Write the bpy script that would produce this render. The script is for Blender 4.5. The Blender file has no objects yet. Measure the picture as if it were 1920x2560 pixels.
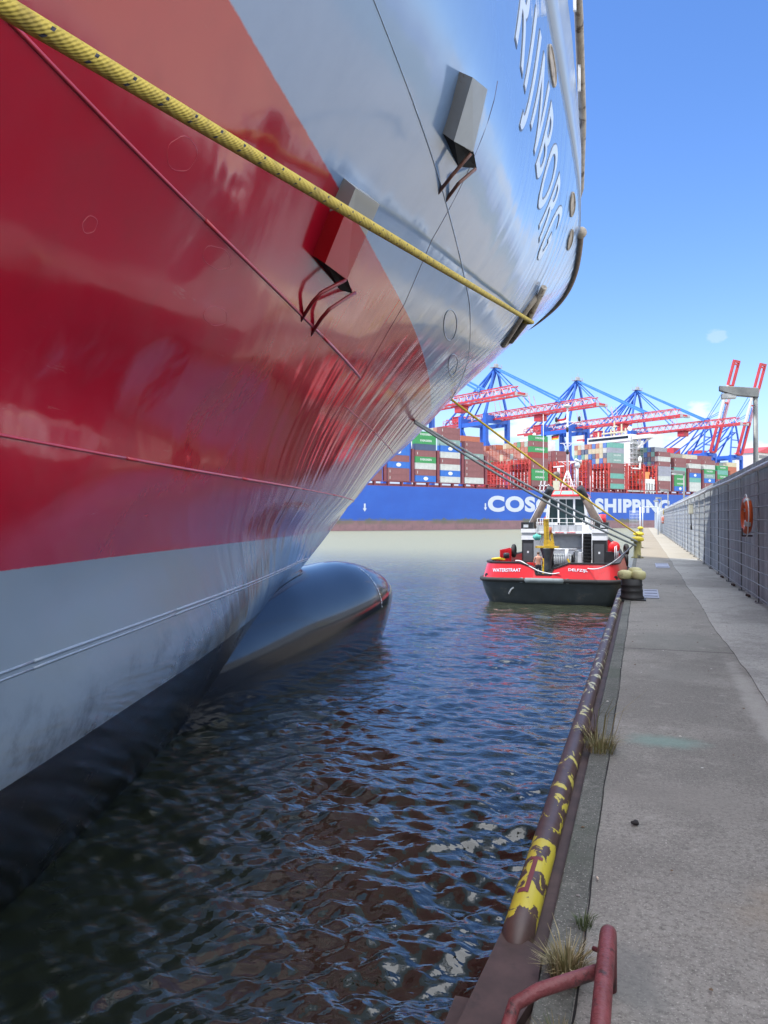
import bpy, bmesh, math, random
import numpy as np
from mathutils import Vector, Matrix
from mathutils.bvhtree import BVHTree

R = math.radians
sc = bpy.context.scene
COL = sc.collection
random.seed(7)
rng = np.random.default_rng(11)

# ------------------------------------------------------------------ camera
CAM_Z = 5.0                       # eye above the water; the quay is at 3.45
F = 1923.0                        # focal length in pixels of the 1920 px wide photo
HOR = 1298.0
YAW = math.atan(646 / F)
cam_d = bpy.data.cameras.new("camera")
cam = bpy.data.objects.new("camera", cam_d)
COL.objects.link(cam)
cam_d.sensor_fit = 'HORIZONTAL'
cam_d.sensor_width = 36.0
cam_d.lens = 36.0 * F / 1920
cam_d.clip_start = 0.1
cam_d.clip_end = 20000
cam.location = (0, 0, CAM_Z)
cam.rotation_euler = (R(90) + math.atan((HOR - 1280) / F), 0, YAW)
sc.camera = cam

# ------------------------------------------------------------------ sun and sky
SUN_DIR = Vector((-0.55, -0.28, 1.0)).normalized()      # towards the sun
SUN_EL = math.asin(SUN_DIR.z)
SUN_AZ = math.atan2(SUN_DIR.x, SUN_DIR.y)               # clockwise from +Y
sun_d = bpy.data.lights.new("sun", 'SUN')
sun_d.energy = 2.4
sun_d.angle = R(0.53)
sun_d.color = (1.0, 0.955, 0.88)
sun = bpy.data.objects.new("sun", sun_d)
sun.rotation_euler = SUN_DIR.to_track_quat('Z', 'Y').to_euler()
COL.objects.link(sun)

world = bpy.data.worlds.new("World")
sc.world = world
world.use_nodes = True
wn = world.node_tree.nodes
wl = world.node_tree.links
for n in list(wn):
    wn.remove(n)


def N(nt, typ, **kw):
    n = nt.nodes.new(typ)
    for k, v in kw.items():
        setattr(n, k, v)
    return n


def build_sky():
    nt = world.node_tree
    out = N(nt, 'ShaderNodeOutputWorld')
    bg = N(nt, 'ShaderNodeBackground')
    sky = N(nt, 'ShaderNodeTexSky', sky_type='NISHITA')
    sky.sun_disc = False
    sky.sun_elevation = SUN_EL
    sky.sun_rotation = SUN_AZ
    sky.altitude = 0
    sky.air_density = 1.0
    sky.dust_density = 0.6
    sky.ozone_density = 3.0
    hs = N(nt, 'ShaderNodeHueSaturation')
    hs.inputs['Saturation'].default_value = 1.22
    hs.inputs['Value'].default_value = 0.92
    tint = N(nt, 'ShaderNodeMix', data_type='RGBA', blend_type='MULTIPLY')
    tint.inputs['Factor'].default_value = 1
    wl.new(sky.outputs[0], tint.inputs['A'])
    tint.inputs['B'].default_value = (0.96, 0.89, 0.97, 1)
    wl.new(tint.outputs['Result'], hs.inputs['Color'])
    # low cumulus banks over the horizon, from the view direction
    tc = N(nt, 'ShaderNodeTexCoord')
    sep = N(nt, 'ShaderNodeSeparateXYZ')
    wl.new(tc.outputs['Generated'], sep.inputs[0])
    mp = N(nt, 'ShaderNodeMapping')
    mp.inputs['Scale'].default_value = (1.0, 1.0, 2.3)
    mp.inputs['Location'].default_value = (0.37, 0.13, 0.0)
    wl.new(tc.outputs['Generated'], mp.inputs['Vector'])
    nz = N(nt, 'ShaderNodeTexNoise')
    nz.inputs['Scale'].default_value = 7.5
    nz.inputs['Detail'].default_value = 9
    nz.inputs['Roughness'].default_value = 0.56
    wl.new(mp.outputs[0], nz.inputs['Vector'])
    # coverage falls with elevation
    mr = N(nt, 'ShaderNodeMapRange')
    mr.inputs['From Min'].default_value = 0.0
    mr.inputs['From Max'].default_value = 0.16
    mr.inputs['To Min'].default_value = 0.10
    mr.inputs['To Max'].default_value = -0.30
    wl.new(sep.outputs['Z'], mr.inputs['Value'])
    ad = N(nt, 'ShaderNodeMath', operation='ADD')
    wl.new(nz.outputs['Fac'], ad.inputs[0])
    wl.new(mr.outputs[0], ad.inputs[1])
    cr = N(nt, 'ShaderNodeMapRange', interpolation_type='SMOOTHSTEP')
    cr.inputs['From Min'].default_value = 0.53
    cr.inputs['From Max'].default_value = 0.66
    wl.new(ad.outputs[0], cr.inputs['Value'])
    # a few separate cumulus heads standing over the terminal
    acc = cr.outputs[0]
    n2 = N(nt, 'ShaderNodeTexNoise')
    n2.inputs['Scale'].default_value = 26
    n2.inputs['Detail'].default_value = 8
    n2.inputs['Roughness'].default_value = 0.6
    wl.new(mp.outputs[0], n2.inputs['Vector'])
    for (px, py, rad, dens) in ((1300, 1070, 0.050, 1.0), (1255, 1090, 0.03, 1.0), (1460, 1085, 0.035, 1.0), (1752, 1030, 0.028, 0.85), (1700, 1110, 0.045, 0.9), (1620, 1110, 0.045, 0.8),
                                (1900, 1125, 0.035, 1.0), (1795, 842, 0.019, 0.22), (1040, 1090, 0.05, 1.0), (2150, 1090, 0.08, 1.0), (2400, 1040, 0.10, 0.9), (2800, 1000, 0.12, 0.9)):
        d = Vector(((px - 960) / F, -(py - HOR) / F, -1.0)).normalized()
        d = Matrix.Rotation(YAW, 3, 'Z') @ (Matrix.Rotation(R(90), 3, 'X') @ d)
        vm = N(nt, 'ShaderNodeVectorMath', operation='SUBTRACT')
        wl.new(tc.outputs['Generated'], vm.inputs[0])
        vm.inputs[1].default_value = d
        v2 = N(nt, 'ShaderNodeVectorMath', operation='MULTIPLY')
        wl.new(vm.outputs[0], v2.inputs[0])
        v2.inputs[1].default_value = (1, 1, 1.5)
        v3 = N(nt, 'ShaderNodeVectorMath', operation='LENGTH')
        wl.new(v2.outputs[0], v3.inputs[0])
        a1 = N(nt, 'ShaderNodeMapRange')
        a1.inputs['From Min'].default_value = 0.0
        a1.inputs['From Max'].default_value = rad
        a1.inputs['To Min'].default_value = 0.42
        a1.inputs['To Max'].default_value = -0.15
        a1.clamp = False
        wl.new(v3.outputs['Value'], a1.inputs['Value'])
        a2 = N(nt, 'ShaderNodeMath', operation='ADD')
        wl.new(a1.outputs[0], a2.inputs[0])
        wl.new(n2.outputs['Fac'], a2.inputs[1])
        a3 = N(nt, 'ShaderNodeMapRange', interpolation_type='SMOOTHSTEP')
        a3.inputs['From Min'].default_value = 0.56
        a3.inputs['From Max'].default_value = 0.74
        a3.inputs['To Max'].default_value = dens
        wl.new(a2.outputs[0], a3.inputs['Value'])
        a4 = N(nt, 'ShaderNodeMath', operation='MAXIMUM')
        wl.new(acc, a4.inputs[0])
        wl.new(a3.outputs[0], a4.inputs[1])
        acc = a4.outputs[0]
    mix = N(nt, 'ShaderNodeMix', data_type='RGBA')
    wl.new(acc, mix.inputs['Factor'])
    # unseen cloud bank added landward and behind the camera for more fill light
    bk = N(nt, 'ShaderNodeVectorMath', operation='DOT_PRODUCT')
    wl.new(tc.outputs['Generated'], bk.inputs[0])
    bk.inputs[1].default_value = Vector((0.86, -0.50, 0.08))
    b1 = N(nt, 'ShaderNodeMapRange', interpolation_type='SMOOTHSTEP')
    b1.inputs['From Min'].default_value = -0.02
    b1.inputs['From Max'].default_value = 0.35
    b1.inputs['To Min'].default_value = -0.5
    b1.inputs['To Max'].default_value = 0.12
    wl.new(bk.outputs['Value'], b1.inputs['Value'])
    n3 = N(nt, 'ShaderNodeTexNoise')
    n3.inputs['Scale'].default_value = 3.2
    n3.inputs['Detail'].default_value = 8
    n3.inputs['Roughness'].default_value = 0.55
    wl.new(mp.outputs[0], n3.inputs['Vector'])
    zb = N(nt, 'ShaderNodeMapRange', interpolation_type='SMOOTHSTEP')
    zb.inputs['From Min'].default_value = 0.58
    zb.inputs['From Max'].default_value = 0.72
    zb.inputs['To Min'].default_value = -0.5
    zb.inputs['To Max'].default_value = 0.22
    wl.new(sep.outputs['Z'], zb.inputs['Value'])
    zm = N(nt, 'ShaderNodeMath', operation='MAXIMUM')
    wl.new(b1.outputs[0], zm.inputs[0])
    wl.new(zb.outputs[0], zm.inputs[1])
    b2 = N(nt, 'ShaderNodeMath', operation='ADD')
    wl.new(zm.outputs[0], b2.inputs[0])
    wl.new(n3.outputs['Fac'], b2.inputs[1])
    b3 = N(nt, 'ShaderNodeMapRange', interpolation_type='SMOOTHSTEP')
    b3.inputs['From Min'].default_value = 0.46
    b3.inputs['From Max'].default_value = 0.62
    wl.new(b2.outputs[0], b3.inputs['Value'])
    hz = N(nt, 'ShaderNodeMapRange', interpolation_type='SMOOTHSTEP')
    hz.inputs['From Min'].default_value = 0.16
    hz.inputs['From Max'].default_value = -0.02
    hz.inputs['To Max'].default_value = 0.85
    wl.new(sep.outputs['Z'], hz.inputs['Value'])
    hm = N(nt, 'ShaderNodeMix', data_type='RGBA')
    wl.new(hz.outputs[0], hm.inputs['Factor'])
    wl.new(hs.outputs[0], hm.inputs['A'])
    hm.inputs['B'].default_value = (1.15, 1.62, 3.2, 1)
    wl.new(hm.outputs['Result'], mix.inputs['A'])
    mix.inputs['B'].default_value = (3.3, 3.45, 3.7, 1)
    m3 = N(nt, 'ShaderNodeMix', data_type='RGBA')
    wl.new(b3.outputs[0], m3.inputs['Factor'])
    wl.new(mix.outputs['Result'], m3.inputs['A'])
    cm = N(nt, 'ShaderNodeMix', data_type='RGBA')
    # unseen bright veil added overhead for glints on the water, cloud bank below
    zb2 = N(nt, 'ShaderNodeMapRange', interpolation_type='SMOOTHSTEP')
    zb2.inputs['From Min'].default_value = 0.55
    zb2.inputs['From Max'].default_value = 0.66
    wl.new(sep.outputs['Z'], zb2.inputs['Value'])
    wl.new(zb2.outputs[0], cm.inputs['Factor'])
    cm.inputs['A'].default_value = (7.9, 8.2, 8.7, 1)
    cm.inputs['B'].default_value = (8.4, 8.7, 9.4, 1)
    wl.new(cm.outputs['Result'], m3.inputs['B'])
    wl.new(m3.outputs['Result'], bg.inputs['Color'])
    bg.inputs['Strength'].default_value = 0.15
    wl.new(bg.outputs[0], out.inputs['Surface'])


build_sky()
sc.view_settings.view_transform = 'Standard'
sc.view_settings.look = 'None'
sc.view_settings.exposure = 1.05
sc.view_settings.gamma = 1.0
sc.view_settings.use_curve_mapping = False
try:
    sc.cycles.max_bounces = 8
    sc.cycles.use_denoising = True
except Exception:
    pass


# ------------------------------------------------------------------ helpers
def W(px, depth, z):
    """photo column and depth along the optical axis -> world point at height z"""
    xc = (px - 960) / F * depth
    return Vector((xc * math.cos(YAW) - depth * math.sin(YAW),
                   xc * math.sin(YAW) + depth * math.cos(YAW), z))


def WC(xc, depth, z):
    return Vector((xc * math.cos(YAW) - depth * math.sin(YAW),
                   xc * math.sin(YAW) + depth * math.cos(YAW), z))


def tag(o, label=None, cat=None, group=None, kind=None):
    if label:
        o['label'] = label
    if cat:
        o['category'] = cat
    if group:
        o['group'] = group
    if kind:
        o['kind'] = kind
    return o


def thing(name, label, cat, loc=(0, 0, 0), rz=0.0, group=None):
    o = bpy.data.objects.new(name, None)
    o.empty_display_size = 0.3
    COL.objects.link(o)
    o.location = loc
    o.rotation_euler = (0, 0, rz)
    return tag(o, label, cat, group)


def kids(o):
    return [c for c in bpy.data.objects if c.parent is o]


class MB:
    """collects shapes, then becomes ONE mesh object"""

    def __init__(self):
        self.v, self.f, self.m, self.s = [], [], [], []
        self.mat = 0
        self.smooth = False

    def add(self, verts, faces):
        o = len(self.v)
        self.v.extend([tuple(p) for p in verts])
        for fc in faces:
            self.f.append([i + o for i in fc])
            self.m.append(self.mat)
            self.s.append(self.smooth)
        return self

    def box(self, c, size, rot=None):
        hx, hy, hz = size[0] / 2, size[1] / 2, size[2] / 2
        pts = [Vector((x, y, z)) for z in (-hz, hz) for y in (-hy, hy) for x in (-hx, hx)]
        if rot is not None:
            pts = [rot @ p for p in pts]
        c = Vector(c)
        pts = [p + c for p in pts]
        return self.add(pts, [(0, 2, 3, 1), (4, 5, 7, 6), (0, 1, 5, 4), (2, 6, 7, 3), (0, 4, 6, 2), (1, 3, 7, 5)])

    def bx(self, x0, x1, y0, y1, z0, z1):
        return self.box(((x0 + x1) / 2, (y0 + y1) / 2, (z0 + z1) / 2), (abs(x1 - x0), abs(y1 - y0), abs(z1 - z0)))

    def beam(self, a, b, w, h=None, up=(0, 0, 1)):
        a, b = Vector(a), Vector(b)
        h = w if h is None else h
        d = (b - a)
        L = d.length
        if L < 1e-6:
            return self
        d.normalize()
        up = Vector(up)
        if abs(d.dot(up)) > 0.98:
            up = Vector((1, 0, 0)) if abs(d.x) < 0.9 else Vector((0, 1, 0))
        s = d.cross(up).normalized()
        u = s.cross(d).normalized()
        pts = []
        for p in (a, b):
            for su, ss in ((-1, -1), (-1, 1), (1, 1), (1, -1)):
                pts.append(p + u * (h / 2 * su) + s * (w / 2 * ss))
        return self.add(pts, [(3, 2, 1, 0), (4, 5, 6, 7), (0, 1, 5, 4), (1, 2, 6, 5), (2, 3, 7, 6), (3, 0, 4, 7)])

    def tube(self, pts, r, n=8, cap=True, closed=False):
        pts = [Vector(p) for p in pts]
        k = len(pts)
        rs = r if isinstance(r, (list, tuple)) else [r] * k
        rings = []
        prev = None
        for i in range(k):
            if closed:
                d = pts[(i + 1) % k] - pts[i - 1]
            else:
                d = pts[min(i + 1, k - 1)] - pts[max(i - 1, 0)]
            d.normalize()
            if prev is None:
                up = Vector((0, 0, 1)) if abs(d.z) < 0.95 else Vector((1, 0, 0))
                s = d.cross(up).normalized()
            else:
                s = (prev - d * prev.dot(d))
                s = s.normalized() if s.length > 1e-6 else d.orthogonal().normalized()
            prev = s
            u = s.cross(d)
            rings.append([pts[i] + (s * math.cos(2 * math.pi * j / n) + u * math.sin(2 * math.pi * j / n)) * rs[i] for j in range(n)])
        vs = [p for rg in rings for p in rg]
        fs = []
        sm = self.smooth
        self.smooth = True
        for i in range(k if closed else k - 1):
            i2 = (i + 1) % k
            for j in range(n):
                j2 = (j + 1) % n
                fs.append((i * n + j, i * n + j2, i2 * n + j2, i2 * n + j))
        o = len(self.v)
        self.add(vs, fs)
        self.smooth = sm
        if cap and not closed:
            self.f.append([o + j for j in range(n)][::-1]); self.m.append(self.mat); self.s.append(False)
            self.f.append([o + (k - 1) * n + j for j in range(n)]); self.m.append(self.mat); self.s.append(False)
        return self

    def rod(self, a, b, r, n=8):
        return self.tube([a, b], r, n)

    def lathe(self, prof, c=(0, 0, 0), n=20, axis='Z'):
        """prof: (radius, height) pairs"""
        c = Vector(c)
        vs, fs = [], []
        for (r, h) in prof:
            for j in range(n):
                a = 2 * math.pi * j / n
                p = (r * math.cos(a), r * math.sin(a), h)
                if axis == 'Y':
                    p = (p[0], p[2], p[1])
                elif axis == 'X':
                    p = (p[2], p[0], p[1])
                vs.append(c + Vector(p))
        k = len(prof)
        for i in range(k - 1):
            for j in range(n):
                j2 = (j + 1) % n
                fs.append((i * n + j, i * n + j2, (i + 1) * n + j2, (i + 1) * n + j))
        sm = self.smooth
        self.smooth = True
        o = len(self.v)
        self.add(vs, fs)
        self.smooth = sm
        for base, rev in ((0, True), ((k - 1) * n, False)):
            if prof[0 if rev else -1][0] > 1e-5:
                fc = [o + base + j for j in range(n)]
                self.f.append(fc[::-1] if rev else fc); self.m.append(self.mat); self.s.append(False)
        return self

    def prism(self, poly, a, b):
        """poly: list of 3D points (planar); extruded by vector b-a"""
        d = Vector(b) - Vector(a)
        p0 = [Vector(p) for p in poly]
        p1 = [p + d for p in p0]
        k = len(p0)
        fs = [list(range(k))[::-1], [i + k for i in range(k)]]
        fs += [(i, (i + 1) % k, (i + 1) % k + k, i + k) for i in range(k)]
        return self.add(p0 + p1, fs)

    def torus(self, c, R0, r, nx, n=24, m=8):
        """nx: axis"""
        ax = Vector(nx).normalized()
        s = ax.orthogonal().normalized()
        u = ax.cross(s)
        pts = [Vector(c) + (s * math.cos(2 * math.pi * i / n) + u * math.sin(2 * math.pi * i / n)) * R0 for i in range(n)]
        return self.tube(pts, r, m, closed=True)

    def sphere(self, c, r, n=12, sq=(1, 1, 1)):
        prof = []
        for i in range(n // 2 + 1):
            t = math.pi * i / (n // 2)
            prof.append((max(1e-4, math.sin(t)) * r, -math.cos(t) * r))
        o = len(self.v)
        self.lathe(prof, (0, 0, 0), n)
        c = Vector(c)
        for i in range(o, len(self.v)):
            p = self.v[i]
            self.v[i] = (p[0] * sq[0] + c.x, p[1] * sq[1] + c.y, p[2] * sq[2] + c.z)
        return self

    def mesh(self, name):
        me = bpy.data.meshes.new(name)
        me.from_pydata(self.v, [], self.f)
        me.polygons.foreach_set('material_index', self.m)
        me.polygons.foreach_set('use_smooth', self.s)
        me.update()
        bm = bmesh.new()
        bm.from_mesh(me)
        bmesh.ops.recalc_face_normals(bm, faces=bm.faces)
        bm.to_mesh(me)
        bm.free()
        return me

    def build(self, name, mats, parent=None, bevel=0.0):
        me = self.mesh(name)
        for m in (mats if isinstance(mats, (list, tuple)) else [mats]):
            me.materials.append(m)
        return link(name, me, parent, bevel)


def link(name, me, parent=None, bevel=0.0):
    o = bpy.data.objects.new(name, me)
    COL.objects.link(o)
    if parent is not None:
        o.parent = parent
    if bevel > 0:
        b = o.modifiers.new("bevel", 'BEVEL')
        b.width = bevel
        b.segments = 2
        b.limit_method = 'ANGLE'
        b.harden_normals = False
    return o


# ------------------------------------------------------------------ materials
def new_mat(name):
    m = bpy.data.materials.new(name)
    m.use_nodes = True
    return m, m.node_tree, m.node_tree.nodes['Principled BSDF']


def paint(name, col, rough=0.45, metal=0.0, var=0.12, scale=3.0, bump=0.0, bscale=20.0, stretch=(1, 1, 1), spec=0.5, coat=0.0, dirt=None, dirt_amt=0.0, dirt_scale=1.5):
    m, nt, b = new_mat(name)
    tc = N(nt, 'ShaderNodeTexCoord')
    mp = N(nt, 'ShaderNodeMapping')
    mp.inputs['Scale'].default_value = stretch
    nt.links.new(tc.outputs['Object'], mp.inputs['Vector'])
    nz = N(nt, 'ShaderNodeTexNoise')
    nz.inputs['Scale'].default_value = scale
    nz.inputs['Detail'].default_value = 6
    nz.inputs['Roughness'].default_value = 0.6
    nt.links.new(mp.outputs[0], nz.inputs['Vector'])
    mr = N(nt, 'ShaderNodeMapRange')
    mr.inputs['From Min'].default_value = 0.3
    mr.inputs['From Max'].default_value = 0.7
    mr.inputs['To Min'].default_value = 1 - var
    mr.inputs['To Max'].default_value = 1 + var
    nt.links.new(nz.outputs['Fac'], mr.inputs['Value'])
    mx = N(nt, 'ShaderNodeMix', data_type='RGBA', blend_type='MULTIPLY')
    mx.inputs['Factor'].default_value = 1
    mx.inputs['A'].default_value = (*col, 1)
    nt.links.new(mr.outputs[0], mx.inputs['B'])
    last = mx.outputs['Result']
    if dirt is not None:
        n2 = N(nt, 'ShaderNodeTexNoise')
        n2.inputs['Scale'].default_value = dirt_scale
        n2.inputs['Detail'].default_value = 9
        n2.inputs['Roughness'].default_value = 0.68
        nt.links.new(mp.outputs[0], n2.inputs['Vector'])
        r2 = N(nt, 'ShaderNodeMapRange', interpolation_type='SMOOTHSTEP')
        r2.inputs['From Min'].default_value = 0.62 - 0.25 * dirt_amt
        r2.inputs['From Max'].default_value = 0.74 - 0.25 * dirt_amt
        nt.links.new(n2.outputs['Fac'], r2.inputs['Value'])
        m2 = N(nt, 'ShaderNodeMix', data_type='RGBA')
        nt.links.new(r2.outputs[0], m2.inputs['Factor'])
        nt.links.new(last, m2.inputs['A'])
        m2.inputs['B'].default_value = (*dirt, 1)
        last = m2.outputs['Result']
    nt.links.new(last, b.inputs['Base Color'])
    b.inputs['Roughness'].default_value = rough
    b.inputs['Metallic'].default_value = metal
    b.inputs['Specular IOR Level'].default_value = spec
    b.inputs['Coat Weight'].default_value = coat
    if bump > 0:
        n3 = N(nt, 'ShaderNodeTexNoise')
        n3.inputs['Scale'].default_value = bscale
        n3.inputs['Detail'].default_value = 5
        nt.links.new(mp.outputs[0], n3.inputs['Vector'])
        bp = N(nt, 'ShaderNodeBump')
        bp.inputs['Strength'].default_value = bump
        bp.inputs['Distance'].default_value = 0.02
        nt.links.new(n3.outputs['Fac'], bp.inputs['Height'])
        nt.links.new(bp.outputs[0], b.inputs['Normal'])
    return m


M = {}
M['white'] = paint('white_paint', (0.74, 0.75, 0.75), 0.4, var=0.06)
M['black'] = paint('black_paint', (0.016, 0.017, 0.019), 0.45, var=0.25)
M['rubber'] = paint('rubber', (0.022, 0.022, 0.023), 0.75, var=0.3, bump=0.3)
M['dark'] = paint('dark_recess', (0.01, 0.01, 0.01), 0.9)
M['grey'] = paint('grey_paint', (0.30, 0.32, 0.33), 0.45)
M['lightgrey'] = paint('light_grey_paint', (0.5, 0.52, 0.53), 0.4)
M['steel'] = paint('galvanised_steel', (0.42, 0.44, 0.46), 0.42, 0.7, var=0.2, scale=12)
M['red'] = paint('red_paint', (0.55, 0.018, 0.02), 0.35)
M['yellow'] = paint('yellow_paint', (0.75, 0.5, 0.02), 0.45, dirt=(0.12, 0.07, 0.03), dirt_amt=0.2, dirt_scale=6)
M['glass'] = paint('window_glass', (0.02, 0.03, 0.035), 0.05, spec=0.8, var=0.02)
M['orange'] = paint('orange_plastic', (0.62, 0.10, 0.02), 0.45, dirt=(0.30, 0.06, 0.02), dirt_amt=0.1, dirt_scale=8)


# ------------------------------------------------------------------ water
def water_material():
    m, nt, b = new_mat('river_water')
    L = nt.links
    b.inputs['IOR'].default_value = 1.7
    tc = N(nt, 'ShaderNodeTexCoord')
    sep = N(nt, 'ShaderNodeSeparateXYZ')
    L.new(tc.outputs['Object'], sep.inputs[0])
    # calm in the berth beside the ship, choppier out in the open basin
    # the modelled waves fade out with the mesh resolution, fine ripple takes over in the open basin
    ch = N(nt, 'ShaderNodeMapRange', interpolation_type='SMOOTHSTEP')
    ch.inputs['From Min'].default_value = 25
    ch.inputs['From Max'].default_value = 150
    ch.inputs['To Min'].default_value = 0.9
    ch.inputs['To Max'].default_value = 5.0
    L.new(sep.outputs['Y'], ch.inputs['Value'])
    # sun and shade put into the colour: dark berth, paler silty water outside
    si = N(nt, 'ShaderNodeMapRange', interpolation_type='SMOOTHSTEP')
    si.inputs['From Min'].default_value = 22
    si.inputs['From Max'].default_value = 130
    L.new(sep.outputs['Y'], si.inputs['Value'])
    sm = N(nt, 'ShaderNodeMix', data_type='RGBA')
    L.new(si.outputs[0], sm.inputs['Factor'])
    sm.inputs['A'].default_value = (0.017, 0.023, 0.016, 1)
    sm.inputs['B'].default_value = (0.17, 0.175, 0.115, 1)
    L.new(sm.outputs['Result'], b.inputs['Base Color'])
    rg = N(nt, 'ShaderNodeMapRange', interpolation_type='SMOOTHSTEP')
    rg.inputs['From Min'].default_value = 18
    rg.inputs['From Max'].default_value = 150
    rg.inputs['To Min'].default_value = 0.02
    rg.inputs['To Max'].default_value = 0.50
    L.new(sep.outputs['Y'], rg.inputs['Value'])
    L.new(rg.outputs[0], b.inputs['Roughness'])
    mp = N(nt, 'ShaderNodeMapping')
    mp.inputs['Scale'].default_value = (0.72, 1.3, 1)
    mp.inputs['Rotation'].default_value = (0, 0, R(-16))
    L.new(tc.outputs['Object'], mp.inputs['Vector'])
    hs = None
    for (s, dist, det, ro, dsh) in ((7.0, 0.010, 2, 0.45, 0.5), (2.2, 0.05, 2, 0.45, 0.5)):
        nz = N(nt, 'ShaderNodeTexNoise')
        nz.inputs['Scale'].default_value = s
        nz.inputs['Detail'].default_value = det
        nz.inputs['Roughness'].default_value = ro
        nz.inputs['Distortion'].default_value = dsh
        L.new(mp.outputs[0], nz.inputs['Vector'])
        k = N(nt, 'ShaderNodeMath', operation='MULTIPLY_ADD')
        L.new(nz.outputs['Fac'], k.inputs[0])
        k.inputs[1].default_value = dist
        if hs is not None:
            L.new(hs, k.inputs[2])
        else:
            k.inputs[2].default_value = 0
        hs = k.outputs[0]
    k = N(nt, 'ShaderNodeMath', operation='MULTIPLY')
    L.new(hs, k.inputs[0])
    L.new(ch.outputs[0], k.inputs[1])
    bp = N(nt, 'ShaderNodeBump')
    bp.inputs['Strength'].default_value = 1.0
    bp.inputs['Distance'].default_value = 1.0
    L.new(k.outputs[0], bp.inputs['Height'])
    L.new(bp.outputs[0], b.inputs['Normal'])
    return m


def water_mesh():
    dr = 0.0048
    rr_ = np.concatenate([[0.0], 1.5 * np.exp(np.arange(0, math.log(9000 / 1.5), dr * 1.0))])
    fine_ = np.arange(R(52), R(142), 0.0052)
    coarse = np.linspace(R(142), R(52) + 2 * math.pi, 50)[:-1]
    th = np.concatenate([fine_, coarse])
    nr, nt_ = len(rr_), len(th)
    X = rr_[:, None] * np.cos(th)[None, :]
    Y = rr_[:, None] * np.sin(th)[None, :]
    Zh = np.zeros_like(X)
    g = np.random.default_rng(4)
    n = 110
    lam = 0.13 * (2.0 / 0.13) ** g.random(n)
    # gusts: patches of livelier and calmer water
    gust = np.ones_like(X)
    for _ in range(7):
        k = 2 * math.pi / g.uniform(7, 22)
        a = g.uniform(0, 2 * math.pi)
        gust += 0.16 * np.sin(k * (X * math.cos(a) + Y * math.sin(a)) + g.uniform(0, 6.28))
    gust = np.clip(gust, 0.45, 1.6)
    step = rr_[:, None] * 0.0052
    for i in range(n):
        a = R(100) + g.normal(0, R(44))
        k = 2 * math.pi / lam[i]
        slope = 0.26 * math.sqrt(2 / n) * (1.12 if lam[i] < 0.6 else 0.66)
        w = np.clip((lam[i] - 2.2 * step) / (1.8 * step + 1e-6), 0, 1)
        ph = k * (X * math.cos(a) + Y * math.sin(a)) + g.uniform(0, 6.28)
        Zh += w * slope / k * (np.sin(ph) + 0.18 * np.cos(2 * ph))
    Zh *= gust
    v = np.stack([X, Y, Zh], -1).reshape(-1, 3)
    i0 = (np.arange(nr - 1)[:, None] * nt_ + np.arange(nt_)[None, :])
    j1 = (np.arange(nt_) + 1) % nt_
    i1 = np.arange(nr - 1)[:, None] * nt_ + j1[None, :]
    f = np.stack([i0, i0 + nt_, i1 + nt_, i1], -1).reshape(-1, 4)
    me = bpy.data.meshes.new('water')
    me.vertices.add(len(v))
    me.vertices.foreach_set('co', v.astype(np.float32).ravel())
    me.loops.add(f.size)
    me.loops.foreach_set('vertex_index', f.astype(np.int32).ravel())
    me.polygons.add(len(f))
    me.polygons.foreach_set('loop_start', (np.arange(len(f)) * 4).astype(np.int32))
    me.update(calc_edges=True)
    me.polygons.foreach_set('use_smooth', np.ones(len(f), dtype=bool))
    me.update()
    return me


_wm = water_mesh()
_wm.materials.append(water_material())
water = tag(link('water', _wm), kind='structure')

# ------------------------------------------------------------------ the big ship's bow
XC = -12.0
LINES = {
    -1.5: [(-40, 9.8), (-20, 8.6), (-5, 6.0), (5, 3.5), (12, 1.5), (17, 0.4), (18, 0.15), (18.2, 0)],
    0.0: [(-40, 10.3), (-20, 9.6), (-8, 8.2), (0, 6.4), (7.65, 4.3), (12, 2.9), (15.6, 1.7), (19, 0.55), (20.4, 0.2), (20.6, 0)],
    2.4: [(-40, 10.6), (-20, 10.1), (-8, 9.0), (0, 7.6), (5.84, 6.14), (8.9, 5.25), (12.9, 4.05), (18, 2.3), (22.2, 0.75), (24.0, 0.22), (24.2, 0)],
    4.55: [(-40, 10.7), (-20, 10.4), (-8, 9.5), (0, 8.0), (5.13, 6.7), (8.05, 5.85), (11.5, 4.95), (17, 3.5), (23, 1.8), (27.0, 0.6), (28.4, 0.22), (28.6, 0)],
    5.7: [(-40, 10.7), (-20, 10.5), (-8, 9.75), (0, 8.3), (5.25, 7.0), (9, 6.15), (15, 4.95), (21, 3.55), (26.6, 1.9), (29.4, 0.7), (30.5, 0.22), (30.7, 0)],
    7.0: [(-40, 10.7), (-20, 10.6), (-8, 10.1), (0, 9.0), (4.5, 8.1), (9, 7.3), (14, 6.3), (20, 5.0), (25.8, 3.45), (30, 1.5), (32.2, 0.3), (32.4, 0)],
    8.0: [(-40, 10.7), (-20, 10.65), (-8, 10.4), (0, 9.75), (5, 8.98), (9, 8.35), (13.1, 7.65), (20, 6.1), (27.4, 4.0), (31, 1.9), (33.1, 0.35), (33.3, 0)],
    10.16: [(-40, 10.7), (-20, 10.7), (-8, 10.7), (0, 10.66), (8.9, 10.52), (13.8, 10.06), (16.1, 9.75), (22, 8.4), (28.2, 5.85), (32, 3.2), (34.3, 0.55), (34.6, 0)],
    12.5: [(-40, 10.7), (-20, 10.72), (0, 10.72), (12, 10.71), (18, 10.66), (20.6, 10.48), (24.2, 10.02), (26.4, 9.5), (28.3, 8.8), (30.9, 7.4), (33.5, 5.0), (35.3, 2.4), (36, 0.6), (36.1, 0)],
}


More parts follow.
